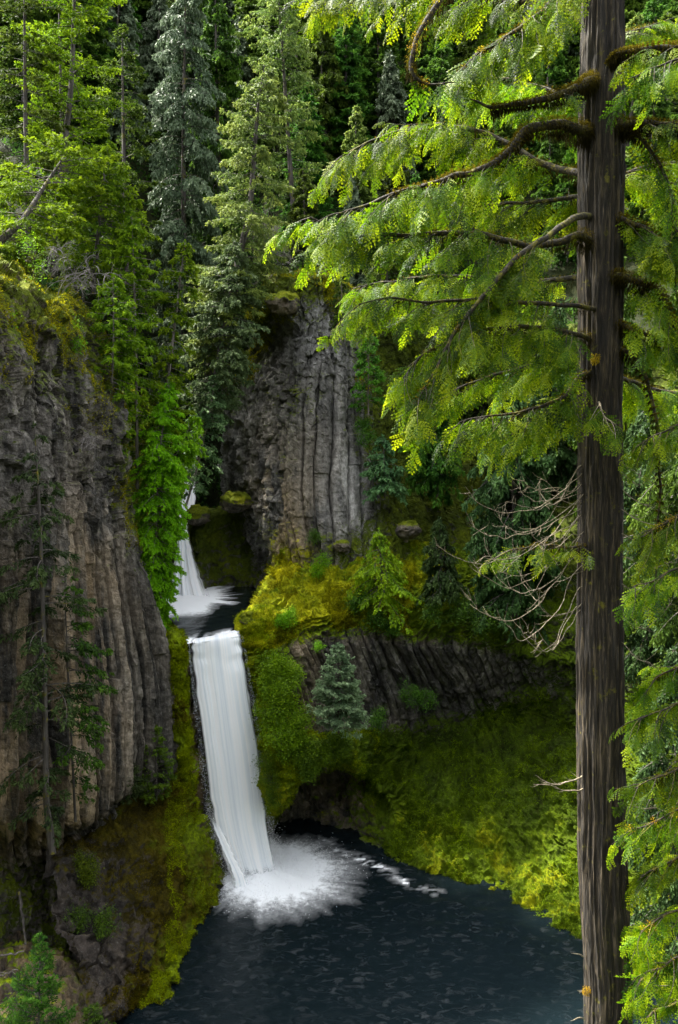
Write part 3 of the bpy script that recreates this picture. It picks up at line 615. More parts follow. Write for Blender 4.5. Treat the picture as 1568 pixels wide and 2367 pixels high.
# far left: the sunny layered fir with two stems
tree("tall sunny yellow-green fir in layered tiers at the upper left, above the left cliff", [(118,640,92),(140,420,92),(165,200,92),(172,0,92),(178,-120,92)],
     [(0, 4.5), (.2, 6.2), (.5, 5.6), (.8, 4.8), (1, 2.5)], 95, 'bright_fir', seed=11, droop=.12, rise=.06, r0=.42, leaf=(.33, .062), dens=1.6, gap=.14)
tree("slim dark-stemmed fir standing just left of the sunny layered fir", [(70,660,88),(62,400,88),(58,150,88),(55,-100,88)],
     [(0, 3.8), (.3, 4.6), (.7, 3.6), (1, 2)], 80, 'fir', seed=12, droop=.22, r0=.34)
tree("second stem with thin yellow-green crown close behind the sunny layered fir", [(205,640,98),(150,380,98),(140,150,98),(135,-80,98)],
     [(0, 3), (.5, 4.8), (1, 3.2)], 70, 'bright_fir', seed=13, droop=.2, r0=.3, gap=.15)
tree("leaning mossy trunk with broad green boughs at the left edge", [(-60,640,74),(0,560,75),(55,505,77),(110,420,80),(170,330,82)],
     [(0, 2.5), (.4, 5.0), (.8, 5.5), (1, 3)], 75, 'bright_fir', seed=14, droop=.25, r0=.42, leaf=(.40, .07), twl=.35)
tree("broad green fir whose boughs spread over the bare twigs of the left cliff top", [(215,680,86),(225,560,86),(238,440,86),(250,330,86)],
     [(0, 2.2), (.4, 5.2), (.8, 3.6), (1, .6)], 90, 'bright_fir', seed=15, droop=.32, r0=.22, style='hemlock')
tree("dark fir between the sunny layered fir and the silvery cedar", [(300,800,112),(290,500,112),(285,250,112),(282,60,112)], 
     [(0, 4.0), (.4, 5.0), (.8, 3.0), (1, .4)], 110, 'fir', seed=16, droop=.3, r0=.4)
# silvery cedars
tree("tall silvery grey-green cedar with hanging foliage left of the pale middle fir", [(425,900,118),(425,550,116),(425,250,116),(430,-60,116)],
     [(0, 3.6), (.3, 5.4), (.7, 5.2), (1, 2.2)], 190, 'silver', name='cedar_tree', seed=21, style='hang', droop=.55, rise=.1, r0=.5, leaf=(.46, .085), dens=1.35)
tree("silvery-green cedar with a pointed crown behind the pale middle fir", [(505,760,124),(505,400,124),(500,150,124),(498,-20,124)],
     [(0, 4.6), (.3, 5.2), (.7, 3.8), (1, .6)], 170, 'fir', name='cedar_tree', seed=22, style='hang', droop=.5, rise=.1, r0=.45, leaf=(.55, .12))
tree("grey-green young cedar with pale hanging sprays beside the gorge mouth", [(395,960,116),(400,800,114),(402,680,114),(400,560,114)],
     [(0, 2.2), (.3, 3.4), (.7, 2.6), (1, .4)], 90, 'silver', name='cedar_tree', seed=23, style='hang', droop=.5, r0=.25, leaf=(.5, .11))
# the pale fir with a curved dark trunk in the middle
tree("pale yellow-green fir with curved dark trunk, in the middle above the gorge", [(478,900,100),(500,790,100),(528,700,100.5),(552,600,101),(578,480,101.5),(590,330,102),(598,235,102),(612,150,102)],
     [(0, 1.5), (.2, 4.3), (.4, 5.6), (.62, 5.2), (.8, 3.8), (.93, 2.6), (1, .5)], 210, 'pale_fir', seed=31, style='hemlock', droop=.3, r0=.62, leaf=(.34, .062), dens=1.45, twl=.33, tfrom=.06)
tree("blue-green hemlock draping over the gorge beside the rock tower", [(470,1010,97),(490,900,97),(515,760,97.5),(535,650,98),(540,560,98)],
     [(0, .8), (.3, 4.0), (.6, 4.4), (.9, 2.0), (1, .4)], 150, 'blue_fir', seed=32, style='hemlock', droop=.38, r0=.2, leaf=(.42, .08), twl=.36)
tree("tall fir with rusty dead sprays at the top, right of the pale middle fir", [(690,640,122),(672,400,122),(655,140,122),(640,-60,122)],
     [(0, 2.0), (.4, 4.6), (.8, 5.2), (1, 3.4)], 120, 'pale_fir', seed=33, style='hemlock', droop=.28, r0=.45)
# slender trees in front of the gorge
tree("slender bright green tree with a thin straight grey stem at the mouth of the gorge", [(318,1130,83),(316,950,83),(314,760,83),(309,620,83),(305,500,83)],
     [(0, .8), (.25, 2.2), (.5, 2.8), (.8, 2.2), (1, .3)], 120, 'bright_fir', bark='pale_bark', seed=41, style='hemlock', droop=.35, r0=.16, leaf=(.36, .07))
tree("slender green tree hugging the right edge of the left cliff", [(245,1100,76),(255,950,76),(262,800,76),(262,640,76)],
     [(0, .8), (.3, 2.4), (.6, 3.2), (.85, 2.2), (1, .3)], 130, 'bright_fir', bark='pale_bark', seed=42, style='hemlock', droop=.35, r0=.15, leaf=(.36, .07))
tree("slim tree with a pale leaning stem rising from the gorge toward the middle fir", [(360,1120,86),(378,960,86),(392,850,86),(408,720,86),(420,620,86),(428,560,86)],
     [(0, 1.2), (.25, 2.6), (.5, 1.8), (.7, 2.0), (1, .3)], 110, 'bright_fir', bark='pale_bark', seed=43, style='hemlock', droop=.35, r0=.2, leaf=(.36, .07))
tree("vivid fresh-green tree spilling down the cliff edge over the upper waterfall", [(352,1480,82),(358,1350,82),(362,1200,82.5),(368,1060,83),(392,880,84)],
     [(0, 1.2), (.2, 2.1), (.45, 2.8), (.65, 2.9), (.85, 2.1), (1, .5)], 260, 'fresh', bark='pale_bark', seed=44, style='hemlock', droop=.6, r0=.17, leaf=(.30, .058), tfrom=.0, dens=1.9)
tree("small vivid green tree leaning out beside the upper waterfall", [(350,1200,88),(380,1100,88),(420,1030,88),(452,960,88)],
     [(0, .9), (.3, 2.0), (.7, 2.3), (1, .5)], 90, 'fresh', bark='pale_bark', seed=45, style='hemlock', droop=.55, r0=.12, leaf=(.36, .075))
tree("wispy blue-green sapling hanging over the shadow left of the rock tower", [(430,1170,96),(462,1060,96),(485,950,96),(500,860,96)],
     [(0, .9), (.3, 2.3), (.7, 2.3), (1, .4)], 90, 'blue_fir', bark='pale_bark', seed=46, style='hemlock', droop=.5, r0=.12, leaf=(.36, .07))
# dark fir in front of the left columns
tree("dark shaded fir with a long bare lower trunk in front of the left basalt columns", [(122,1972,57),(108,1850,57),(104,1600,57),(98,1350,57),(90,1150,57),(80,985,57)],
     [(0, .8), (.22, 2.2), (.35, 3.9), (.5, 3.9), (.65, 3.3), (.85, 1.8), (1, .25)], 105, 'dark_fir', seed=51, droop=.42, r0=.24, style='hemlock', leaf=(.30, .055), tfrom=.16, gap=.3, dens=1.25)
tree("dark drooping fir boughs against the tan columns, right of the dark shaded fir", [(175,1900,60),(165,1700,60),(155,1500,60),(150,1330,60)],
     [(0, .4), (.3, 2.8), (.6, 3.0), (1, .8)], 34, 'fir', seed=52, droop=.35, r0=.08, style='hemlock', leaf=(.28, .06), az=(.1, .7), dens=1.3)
# young trees
tree("small blue-green fir with flat tiers standing under the curved basalt columns", [(783,1695,77),(783,1620,77),(783,1560,77),(780,1490,77)],
     [(0, 2.6), (.2, 2.8), (.6, 1.9), (.9, .7), (1, .1)], 130, 'young_blue', seed=53, droop=.02, rise=-.05, r0=.1, leaf=(.26, .055), tfrom=.08, dens=1.5)
tree("young green fir in the bottom left corner beside the rocky bank", [(88,2440,46),(90,2350,46),(92,2260,46),(92,2165,46)],
     [(0, 2.1), (.3, 1.9), (.6, 1.2), (.9, .4), (1, .05)], 80, 'fir', seed=54, droop=-.15, rise=.35, r0=.06, leaf=(.17, .035), tfrom=.02, dens=2.2)
tree("low fir at the very bottom edge right of the young corner fir", [(215,2470,46),(214,2420,46),(212,2380,46),(212,2330,46)],
     [(0, 1.2), (.4, 1.3), (.8, .6), (1, .1)], 40, 'fir', seed=55, droop=-.15, rise=.3, r0=.04, leaf=(.17, .035), dens=2.2)
tree("young fir growing at the foot of the columns above the mossy mound", [(362,1850,74),(362,1800,74),(360,1730,74),(362,1680,74)],
     [(0, 1.3), (.4, 1.6), (.8, .8), (1, .1)], 60, 'green', seed=56, droop=.1, r0=.07, leaf=(.24, .05), dens=1.6)
tree("little dark fir beside the young fir at the foot of the columns", [(300,1850,72),(302,1810,72),(304,1765,72)],
     [(0, 1.2), (.5, 1.3), (1, .1)], 40, 'dark_fir', seed=57, droop=.15, r0=.05, leaf=(.24, .05), dens=1.5)
tree("thin dark sapling standing before the right side of the rock tower", [(797,790,100),(793,740,100),(790,690,100),(790,630,100)],
     [(0, .4), (.4, 1.4), (.8, .8), (1, .1)], 45, 'fir', seed=58, style='hemlock', r0=.09, leaf=(.34, .07))
tree("slim sapling with a pale stem on the face right of the rock tower", [(852,960,98),(852,880,98),(852,820,98),(858,770,98)],
     [(0, 2.0), (.4, 1.8), (.8, 1.0), (1, .2)], 60, 'green', bark='pale_bark', seed=59, style='hemlock', r0=.07, leaf=(.34, .075))
# right-hand wall
tree("dark green cedar with heavy hanging curtains in the shade right of the rock tower", [(1190,1440,90),(1190,1250,90),(1185,1050,90),(1180,860,90)],
     [(0, 2.2), (.2, 5.0), (.5, 5.2), (.8, 3.4), (1, .6)], 230, 'dark_fir', name='cedar_tree', seed=61, style='hang', droop=.6, r0=.35, leaf=(.50, .11), dens=1.1)
tree("dark drooping cedar on the ledge just left of the big shaded cedar", [(1020,1380,91),(1020,1330,91),(1020,1270,91),(1015,1200,91)],
     [(0, 1.6), (.3, 2.6), (.7, 2.0), (1, .3)], 80, 'dark_fir', name='cedar_tree', seed=62, style='hang', droop=.5, r0=.14, leaf=(.4, .09))
tree("green hemlock drooping over the yellow mossy ledge under the rock tower", [(890,1400,89),(885,1340,89),(880,1290,89),(876,1225,89)],
     [(0, 4.2), (.35, 3.6), (.7, 2.4), (1, .5)], 75, 'thicket', name='hemlock_tree', seed=63, style='hemlock', droop=.75, r0=.1, leaf=(.30, .07), dens=1.2, gap=.15)
tree("soft grey-green fir clinging to the face behind the slim pale sapling", [(890,1150,98),(890,1080,98),(885,1010,98)],
     [(0, 2.2), (.5, 2.4), (1, .4)], 70, 'blue_fir', seed=64, style='hemlock', droop=.5, r0=.12, leaf=(.38, .08))
tree("dark green cedar on the wall right of the rock tower, above the ledge", [(1010,1150,99),(1005,1040,99),(1000,940,99),(1000,840,99)],
     [(0, 3.0), (.4, 3.6), (.8, 2.2), (1, .3)], 110, 'fir', name='cedar_tree', seed=65, style='hang', droop=.5, r0=.2, leaf=(.45, .10))
tree("mid green hemlock rooted behind the mossy top of the rock tower", [(900,760,108),(895,650,108),(890,560,108),(885,470,108)],
     [(0, 2.6), (.4, 3.2), (.8, 2.0), (1, .3)], 100, 'fir', name='hemlock_tree', seed=66, style='hemlock', r0=.2)

for lb, x, y0, y1, D, mt, rr in [("shaded cedar low behind the trunk of the huge near cedar, right side", 1500, 1560, 900, 66, 'dark_fir', 4.6), ("tall shaded cedar at the right edge above the bowl", 1610, 1620, 500, 58, 'fir', 5),
        ("dark cedar standing up the slope at the right, behind the near cedar's upper limbs", 1420, 1250, 560, 88, 'fir', 5), ("shaded cedar at the lower right edge beside the mossy bowl", 1560, 2250, 1500, 50, 'dark_fir', 3.6),
        ("shaded cedar on the right wall half hidden by hanging near sprays", 1290, 1180, 700, 99, 'dark_fir', 4.6), ("hanging dark cedar on the wall midway between tower and near trunk", 1110, 1050, 660, 104, 'fir', 4.4)]:
    tree(lb, [(x, y0, D), (x+6, y0*.5+y1*.5, D), (x, y1, D)], [(0, rr*.5), (.25, rr), (.6, rr*.8), (1, .3)], 170, mt, name='cedar_tree', seed=int(x), style='hang', droop=.5, r0=.3, leaf=(.005*D, .0011*D), dens=1.1*(1.5 if D < 70 else 1))

# the wooded slope: one crown of each kind, then copies set out over the hillside
def grow(pos, h, r, nb, mat, style, seed, label, **k):
    wob = np.array([0, 0, 0.]); tr = [pos+np.array([math.sin(i*1.3+seed)*.25, math.cos(i*1.7+seed)*.25, h*i/5]) for i in range(6)]
    t = thing('fir_tree', label, 'tree', pos); prof = [(0, r*.55), (.2, r), (.45, r*.9), (.75, r*.6), (.93, r*.25), (1, .15)]
    return conifer(t, tr, prof, nb, mat, style=style, seed=seed, tfrom=.12, **k)
far = np.array([0, 400., 150.])
protos = []
for k, (mt, st, rr, dr) in enumerate([('fir', 'fir', 4.6, .25), ('fir', 'hemlock', 4.4, .32), ('silver', 'hang', 4.2, .55), ('fir', 'hang', 4.4, .5), ('pale_fir', 'hemlock', 4.2, .3)]):
    protos.append(grow(far, 30., rr, 150, mt, st, 100+k, 'x', droop=dr, r0=.38, leaf=(.6, .12) if st != 'hang' else (.65, .14), dens=1.05))
def copy_tree(src, parent=None):
    c = src.copy(); C.objects.link(c); c.parent = parent
    for ch in src.children: copy_tree(ch, c)
    return c
ord_ = ['leftmost', 'second from the left', 'third from the left', 'fourth from the left', 'fifth from the left', 'sixth from the left', 'seventh from the left', 'eighth from the left',
        'ninth from the left', 'tenth from the left', 'eleventh from the left', 'twelfth from the left', 'thirteenth from the left', 'fourteenth from the left', 'fifteenth from the left', 'sixteenth from the left', 'seventeenth from the left']
kinds = {0: 'dark green fir', 1: 'drooping dark hemlock', 2: 'silvery cedar', 3: 'dark hanging cedar', 4: 'pale green hemlock'}
used = set(); q = HSp.reshape(-1, 3); zc = q[:, 1]*CP-(q[:, 2]-CAMZ)*SP
hx = 784+q[:, 0]/zc*2367*F; hy = 1183.5-(q[:, 1]*SP+(q[:, 2]-CAMZ)*CP)/zc*2367*F
rows_ = [("lowest row", 640, 14, .55), ("second row", 560, 15, .75), ("third row", 470, 16, .9), ("fourth row", 370, 16, 1), ("fifth row", 260, 17, 1.05), ("sixth row", 150, 17, 1.1), ("highest row", 40, 17, 1.1)]
for ri, (rn, yy, n, sz) in enumerate(rows_):
    for c_ in range(n):
        tx = -20+1640*(c_+.5+rng.uniform(-.3, .3)+.4*(ri % 2)-.2)/n; ty = yy+rng.uniform(-35, 35)
        b = q[np.argmin((hx-tx)**2+(hy-ty)**2)]
        k = int(rng.choice([0, 1, 2, 3, 4], p=[.36, .30, .07, .20, .07]))
        if 330 < tx < 560 and rng.random() < .5: k = 2
        if (ri == 0 and 300 < tx < 600) or (ri < 3 and tx < 330): continue
        src = protos[k]; o = src if k not in used else copy_tree(src); used.add(k)
        sc = rng.uniform(.85, 1.15)*sz; o.location = tuple(float(z) for z in b-np.array([0, 0, 1.0])); o.scale = (sc*rng.uniform(.95, 1.2), sc*rng.uniform(.95, 1.2), sc); o.rotation_euler = (rng.normal(0, .02), rng.normal(0, .02), rng.uniform(0, 6.28))
        o['label'] = f"{kinds[k]}, {ord_[c_]} in the {rn} of slope trees"; o['group'] = "conifers on the wooded slope"
        o.name = {0: 'fir_tree', 1: 'hemlock_tree', 2: 'cedar_tree', 3: 'cedar_tree', 4: 'hemlock_tree'}[k]

# ------------------------------------------------------------------ shrubs and ground cover
def shrub(label, pts, mat, n=40, leaf=(.16, .07), name='shrub', cat='shrub', group=None, nl=40, sag=.3):
    """pts: (x, y, D, radius); leafy clumps on short stems"""
    c0 = P(*pts[0][:3]); t = thing(name, label, cat, c0, group); rg = np.random.default_rng(int(pts[0][0]*7+pts[0][1])); K = Geo(); S = Geo()
    for x, y, D, r in pts:
        c = P(x, y, D); m = int(n)
        for k in range(m):
            d = nrm(rg.normal(0, 1, 3)+np.array([0, -.5, .3])); e = c+d*r*rg.uniform(.35, 1.05)
            S.tube([c-d*.05+DOWN*r*.3, (c+e)/2+rg.normal(0, .05, 3), e], [.02, .012, .004], 3)
            q = e+rg.normal(0, .16+.1*r, (nl, 3)); dd = nrm(rg.normal(0, .7, (nl, 3))+d+DOWN*sag)
            K.leaves(q, dd, nrm(np.cross(dd, rg.normal(0, .5, (nl, 3))+np.array([0, -.3, 1]))), leaf[0]*rg.uniform(.6, 1.3, nl), leaf[1]*rg.uniform(.6, 1.2, nl), np.clip(.3+.35*rg.random()+rg.normal(0, .15, nl), 0, 1))
    K.build('foliage', M[mat], t); S.build('stems', M['bark'], t, True); return t
def bare_shrub(label, x, y, D, r, n=26, mat='bare'):
    c = P(x, y, D); t = thing('bare_shrub', label, 'shrub', c); rg = np.random.default_rng(int(x+y)); S = Geo()
    for k in range(n):
        d = nrm(rg.normal(0, .8, 3)+np.array([0, -.3, .8])); q = bend(c+rg.normal(0, r*.25, 3), d, r*rg.uniform(.6, 1.2), .6, 9, 0, rg); S.tube(q, np.linspace(.03, .006, 9), 3)
        for j in range(7):
            i = rg.integers(2, 9); S.tube(bend(q[i], nrm(d+rg.normal(0, .7, 3)), r*rg.uniform(.15, .5), .5, 5, 0, rg), np.linspace(.012, .004, 5), 3)
    S.build('twigs', M[mat], t, False); return t
shrub("big mid-green leafy thicket hanging beside the right edge of the main waterfall", [(632,1540,81.5,1.6),(650,1590,80.5,2.0),(640,1640,80,2.2),(680,1660,80,2.0),(650,1700,79,2.2),(690,1720,79,1.6),(628,1580,81,1.2),(665,1560,81.5,1.4)], 'thicket', 75, (.18,.075))
shrub("bright green leafy plants on the lip of the mossy shelf above the cave", [(700,1745,78.3,1.2),(740,1740,78.5,1.2),(770,1730,79.5,1.2),(715,1780,77.8,.9),(790,1715,80.5,1.0)], 'cover', 50, (.15,.08))
shrub("round bright green bush beside the waterfall, under the leafy thicket", [(615,1760,78.6,1.0),(625,1800,78.2,1.2),(632,1845,78,.9)], 'cover', 45, (.10,.05))
shrub("small green bush on the brown earth of the left mossy mound", [(200,1990,64,.9),(203,2025,63,.7)], 'cover', 34, (.13,.06))
shrub("dim ferny bush low on the left side of the mossy mound", [(240,2130,61,1.1),(180,2120,60.5,.9)], 'green', 34, (.18,.05))
shrub("yellow-green spring shrub with tiny leaves on top of the left cliff", [(80,590,66,1.2),(95,630,66,1.1),(70,565,67,.8)], 'fresh', 20, (.09,.04), nl=9)
shrub("low bright shrub tuft on the upper right edge of the left cliff", [(170,765,70,.9),(185,800,70,.6)], 'fresh', 18, (.13,.06), nl=22)
shrub("green clump on the left frame edge below the cliff top", [(8,750,62,1.3)], 'fresh', 30, (.13,.06))
shrub("leafy clump over the yellow moss near the lip of the main waterfall", [(672,1425,85.5,.8),(650,1440,84.8,.7)], 'fresh', 26, (.13,.06))
shrub("bright leafy clump on the mossy ledge below the pale rock of the tower", [(745,1300,93,1.1),(730,1320,92.5,.8)], 'fresh', 26, (.14,.06))
shrub("small shrub in a crack at the foot of the tower columns", [(727,1240,95,.8)], 'green', 24, (.14,.06))
shrub("shaded leafy shrub high on the mossy bowl right of the small blue-green fir", [(950,1600,88,1.3),(985,1620,88,1.2),(870,1660,86,1.1)], 'green', 36, (.16,.06))
shrub("leafy shrub clump beneath the hemlock on the yellow mossy ledge", [(830,1390,89,1.2),(870,1430,88.5,1.2),(905,1450,89,.9)], 'green', 40, (.17,.07))
shrub("dark shrubs filling the ledge left of the big shaded cedar's foot", [(1060,1400,90,1.8),(1120,1440,89,1.6),(1000,1420,90,1.3)], 'green', 44, (.18,.07))
shrub("tiny fresh plant growing from the dark wall of lower columns", [(738,1492,85.5,.45)], 'fresh', 14, (.12,.06))
shrub("green shrub in the shade where the tower meets the right wall", [(850,1010,99,1.3),(840,985,99,.9)], 'green', 30, (.18,.07))
shrub("green shrub beside the slim pale sapling's foot right of the tower", [(900,900,100,1.8),(870,870,101,1.2)], 'green', 40, (.18,.07))
shrub("shaded shrubs along the top of the right wall", [(960,760,108,1.8),(1020,790,107,1.8),(1090,800,106,1.6)], 'green', 44, (.2,.08))
bare_shrub("grey leafless bush tangled on top of the left cliff", 205, 650, 76, 3.2, 34)
bare_shrub("grey leafless bush on the left cliff top nearer the frame edge", 135, 615, 74, 2.6, 26)
bare_shrub("tan dry twiggy tuft on a ledge midway down the left cliff", 205, 1020, 69, 1.5, 30)
bare_shrub("pale bare bush between the pale middle fir and the tower top", 655, 600, 104, 2.6, 30)
bare_shrub("thin bare twigs hanging at the right corner of the tower top", 800, 770, 96, 1.3, 12, 'dead_wood')
def cover(name, label, sh, n, mat, leaf, umin, umax, vmin, vmax, thr=.45, seed=0, upright=.4, cat='moss', pat=.35, lift=.03):
    rg = np.random.default_rng(seed); p, nn, mo = sh.sample(rg.uniform(umin, umax, n*4), rg.uniform(vmin, vmax, n*4))
    k = (mo > thr) & (vnoise(p*pat, seed)+.35*vnoise(p*1.7, seed+1) > .0)
    p, nn = p[k][:n], nn[k][:n]; m = len(p); p = p+rg.normal(0, .06, (m, 3))+nn*lift; G = Geo()
    d = nrm(nn*upright+rg.normal(0, .6, (m, 3))+DOWN*.25); G.leaves(p, d, nrm(np.cross(d, rg.normal(0, .6, (m, 3))+nn)), leaf[0]*rg.uniform(.5, 1.4, m), leaf[1]*rg.uniform(.6, 1.3, m), np.clip(.45+.3*vnoise(p*1.2, 5)+rg.normal(0, .15, m), 0, 1))
    return tag(G.build(name, M[mat]), label, cat, kind='stuff')
cover('moss_clumps', 'shaggy golden moss covering the ledge and bowl on the right', RW, 60000, 'moss_tuft', (.20, .035), 0, .50, 0, .36, .5, 801)
cover('moss_clumps', 'deep green shaggy moss hanging in layers on the bowl above the pool', RW, 110000, 'bowl_moss', (.26, .035), .25, 1, .45, 1, .5, 809, upright=.2)
cover('ground_cover', 'small bright green plants spread over the shaded bowl at the right', RW, 50000, 'cover', (.13, .045), .25, 1, .45, .95, .5, 802, cat='ground cover')
cover('ground_cover', 'fresh green plants hanging along the shelf beside the main waterfall', RW, 60000, 'lime_moss', (.15, .045), 0, .42, .3, .8, .5, 803, cat='ground cover')
cover('moss_clumps', 'olive and yellow moss shaggy over the left mound', ML, 50000, 'mound_moss', (.15, .028), 0, .85, .1, 1, .2, 804)
cover('ground_cover', 'bright green moss and plants along the wet right side of the mound', ML, 60000, 'lime_moss', (.12, .034), .58, 1, .05, 1, .4, 805, cat='ground cover', pat=.7)
cover('moss_clumps', 'lime green and golden moss dripping down the strip left of the main waterfall', ML, 26000, 'lime_moss', (.2, .03), 0, 1, .04, .36, .3, 811, pat=.9, upright=.2)
cover('moss_clumps', 'lime green moss hanging down the wall edge right of the main waterfall', RW, 16000, 'lime_moss', (.22, .035), 0, .16, .22, .62, .3, 812, upright=.2)
cover('moss_clumps', 'golden moss draped over the flat top of the rock tower', TW, 40000, 'moss_tuft', (.22, .04), .05, .6, 0, .42, .3, 806)
cover('ground_cover', 'plants and rusty moss on top of the left cliff', CL, 60000, 'moss_tuft', (.18, .035), .05, 1, .02, .4, .25, 807, cat='ground cover')
cover('undergrowth', 'dark undergrowth of bushes between the trees on the wooded slope', HS, 70000, 'fir', (.75, .16), .02, .98, .0, .75, .1, 808, cat='undergrowth', lift=.4)
# fallen wood
def log(label, a, b, r, mat='pale_bark'):
    t = thing('fallen_log', label, 'log', P(*a)); G = Geo(); p = np.linspace(P(*a), P(*b), 9)+rng.normal(0, .04, (9, 3)); G.tube(p, np.linspace(r, r*.6, 9), 8, rough=.15); G.build('stem', M[mat], t, True)
    G = Geo()
    for k in range(3): i = 2+2*k; G.tube(bend(p[i], nrm(rng.normal(0, 1, 3)+np.array([0, 0, .6])), .5, .2, 5), np.linspace(.03, .01, 5), 4)
    G.build('stub', M[mat], t)
log("pale driftwood pole lying across the dark rocky bank, bottom left", (-20,2215,55), (55,2200,56), .10)
log("thin pale driftwood stick on the rocky bank under the longer pole", (-10,2262,54), (40,2240,54.5), .06)
log("reddish thin log at the water edge below the mound", (140,2350,55), (255,2348,58), .06)
log("dark root-tangled log wedged at the right edge of the left columns", (275,1230,76.5), (340,1330,77.5), .22, 'bark')
log("bare log leaning in the dark crevice under the left columns", (45,2060,60.5), (60,2180,58.5), .12, 'bark')
import bmesh
# boulders
def boulder(label, x, y, D, r, mat='rock', sq=(1, 1, .7), mo=.45):
    bm = bmesh.new(); bmesh.ops.create_icosphere(bm, subdivisions=5, radius=1); v = np.array([q.co[:] for q in bm.verts]); f = np.array([[l.index for l in q.verts] for q in bm.faces]); bm.free()
    c = P(x, y, D); a, b_, idv, tl = worley(v*1.3+x, 5); v2 = v*(1+.28*(idv-.5)+.3*tl+.06*fbm(v*4+y, 3, 3))[:, None]*np.array(sq)*r
    o = mesh_obj('boulder', v2, f, M[mat], None, {'moss': np.clip(mo+.45*v[:, 2], 0, 1), 'tan': np.full(len(v), .4), 'cv': np.full(len(v), .5)}, True, 3); o.location = tuple(float(q) for q in c); tag(o, label, 'boulder'); return o
boulder("mossy rock in the stream just above the top of the upper waterfall", 458, 1192, 108, 1.8)
boulder("rounded mossy boulder on the shadowed wall above the upper pool", 545, 1160, 107, 2.0)
boulder("angular grey rock on the ledge under the right side of the tower", 790, 1262, 95, 1.0, mo=.05)
boulder("pale angular block fallen at the foot of the right wall", 945, 1225, 97, 1.5, mo=.0)
boulder("yellow mossy stone at the tip of the ledge beside the waterfall lip", 575, 1432, 84.5, 1.0)
boulder("mossy boulder on top of the tower", 742, 625, 101, .7)
boulder("square mossy block jutting from the upper left corner of the tower", 655, 700, 100, 1.7, sq=(1.1, 1, .8))

# ------------------------------------------------------------------ the near cedar
def frond(seed, L=.42):
    rg = np.random.default_rng(seed); c = []; d = []; ln = []; wd = []; va = []
    def bez(t): return np.array([t*L, 0, -.30*L*t*t])
    n = 7
    for i in range(10): t = i/10; c.append(bez(t)); d.append(bez(t+.1)-bez(t)); ln.append(.055); wd.append(.0055); va.append(.25)
    for k in range(n):
        t = (k+.7)/n
        for sg in (-1, 1):
            bl = L*(.46*(1-t)**.75+.07)*rg.uniform(.7, 1.2); an = R(46)+rg.normal(0, .10); o = bez(t+rg.uniform(-.03, .03))
            bd = np.array([math.cos(an), sg*math.sin(an), -.18]); m = max(2, int(bl/.038))
            for j in range(m):
                s = (j+.3)/m; q = o+bd*bl*s+np.array([0, 0, -.35*bl*s*s])
                c.append(q); d.append(bd+np.array([0, 0, -.5*s])); ln.append(.052); wd.append(.0068); va.append(.30+.55*s)
                for s2 in (-1, 1):
                    a2 = an*sg+s2*R(36); c.append(q); d.append(np.array([math.cos(a2), math.sin(a2), -.3])); ln.append(.044*(1.1-.5*s)*rg.uniform(.7, 1.3)); wd.append(.0058); va.append(.35+.55*s)
    c = np.array(c); d = nrm(np.array(d)); s_ = nrm(np.cross(np.array([[0, 0, 1.]])+rg.normal(0, .12, (len(d), 3)), d))
    return c, d, s_, np.array(ln), np.array(wd), np.array(va)
FR = [frond(200+i) for i in range(5)]
def fronds(G, base, axis, up, scale, rg):
    for b, a, u, s in zip(base, axis, up, scale):
        c, d, sd_, ln, wd, va = FR[rg.integers(5)]
        x = a/np.linalg.norm(a); y = np.cross(u, x); y /= np.linalg.norm(y)+1e-9; z = np.cross(x, y); m = np.stack([x, y, z])
        G.leaves(b+(c*s)@m, d@m, sd_@m, ln*s, wd*s*1.15, np.clip((va-.5)*.8+.5+rg.normal(0, .24), 0, 1))
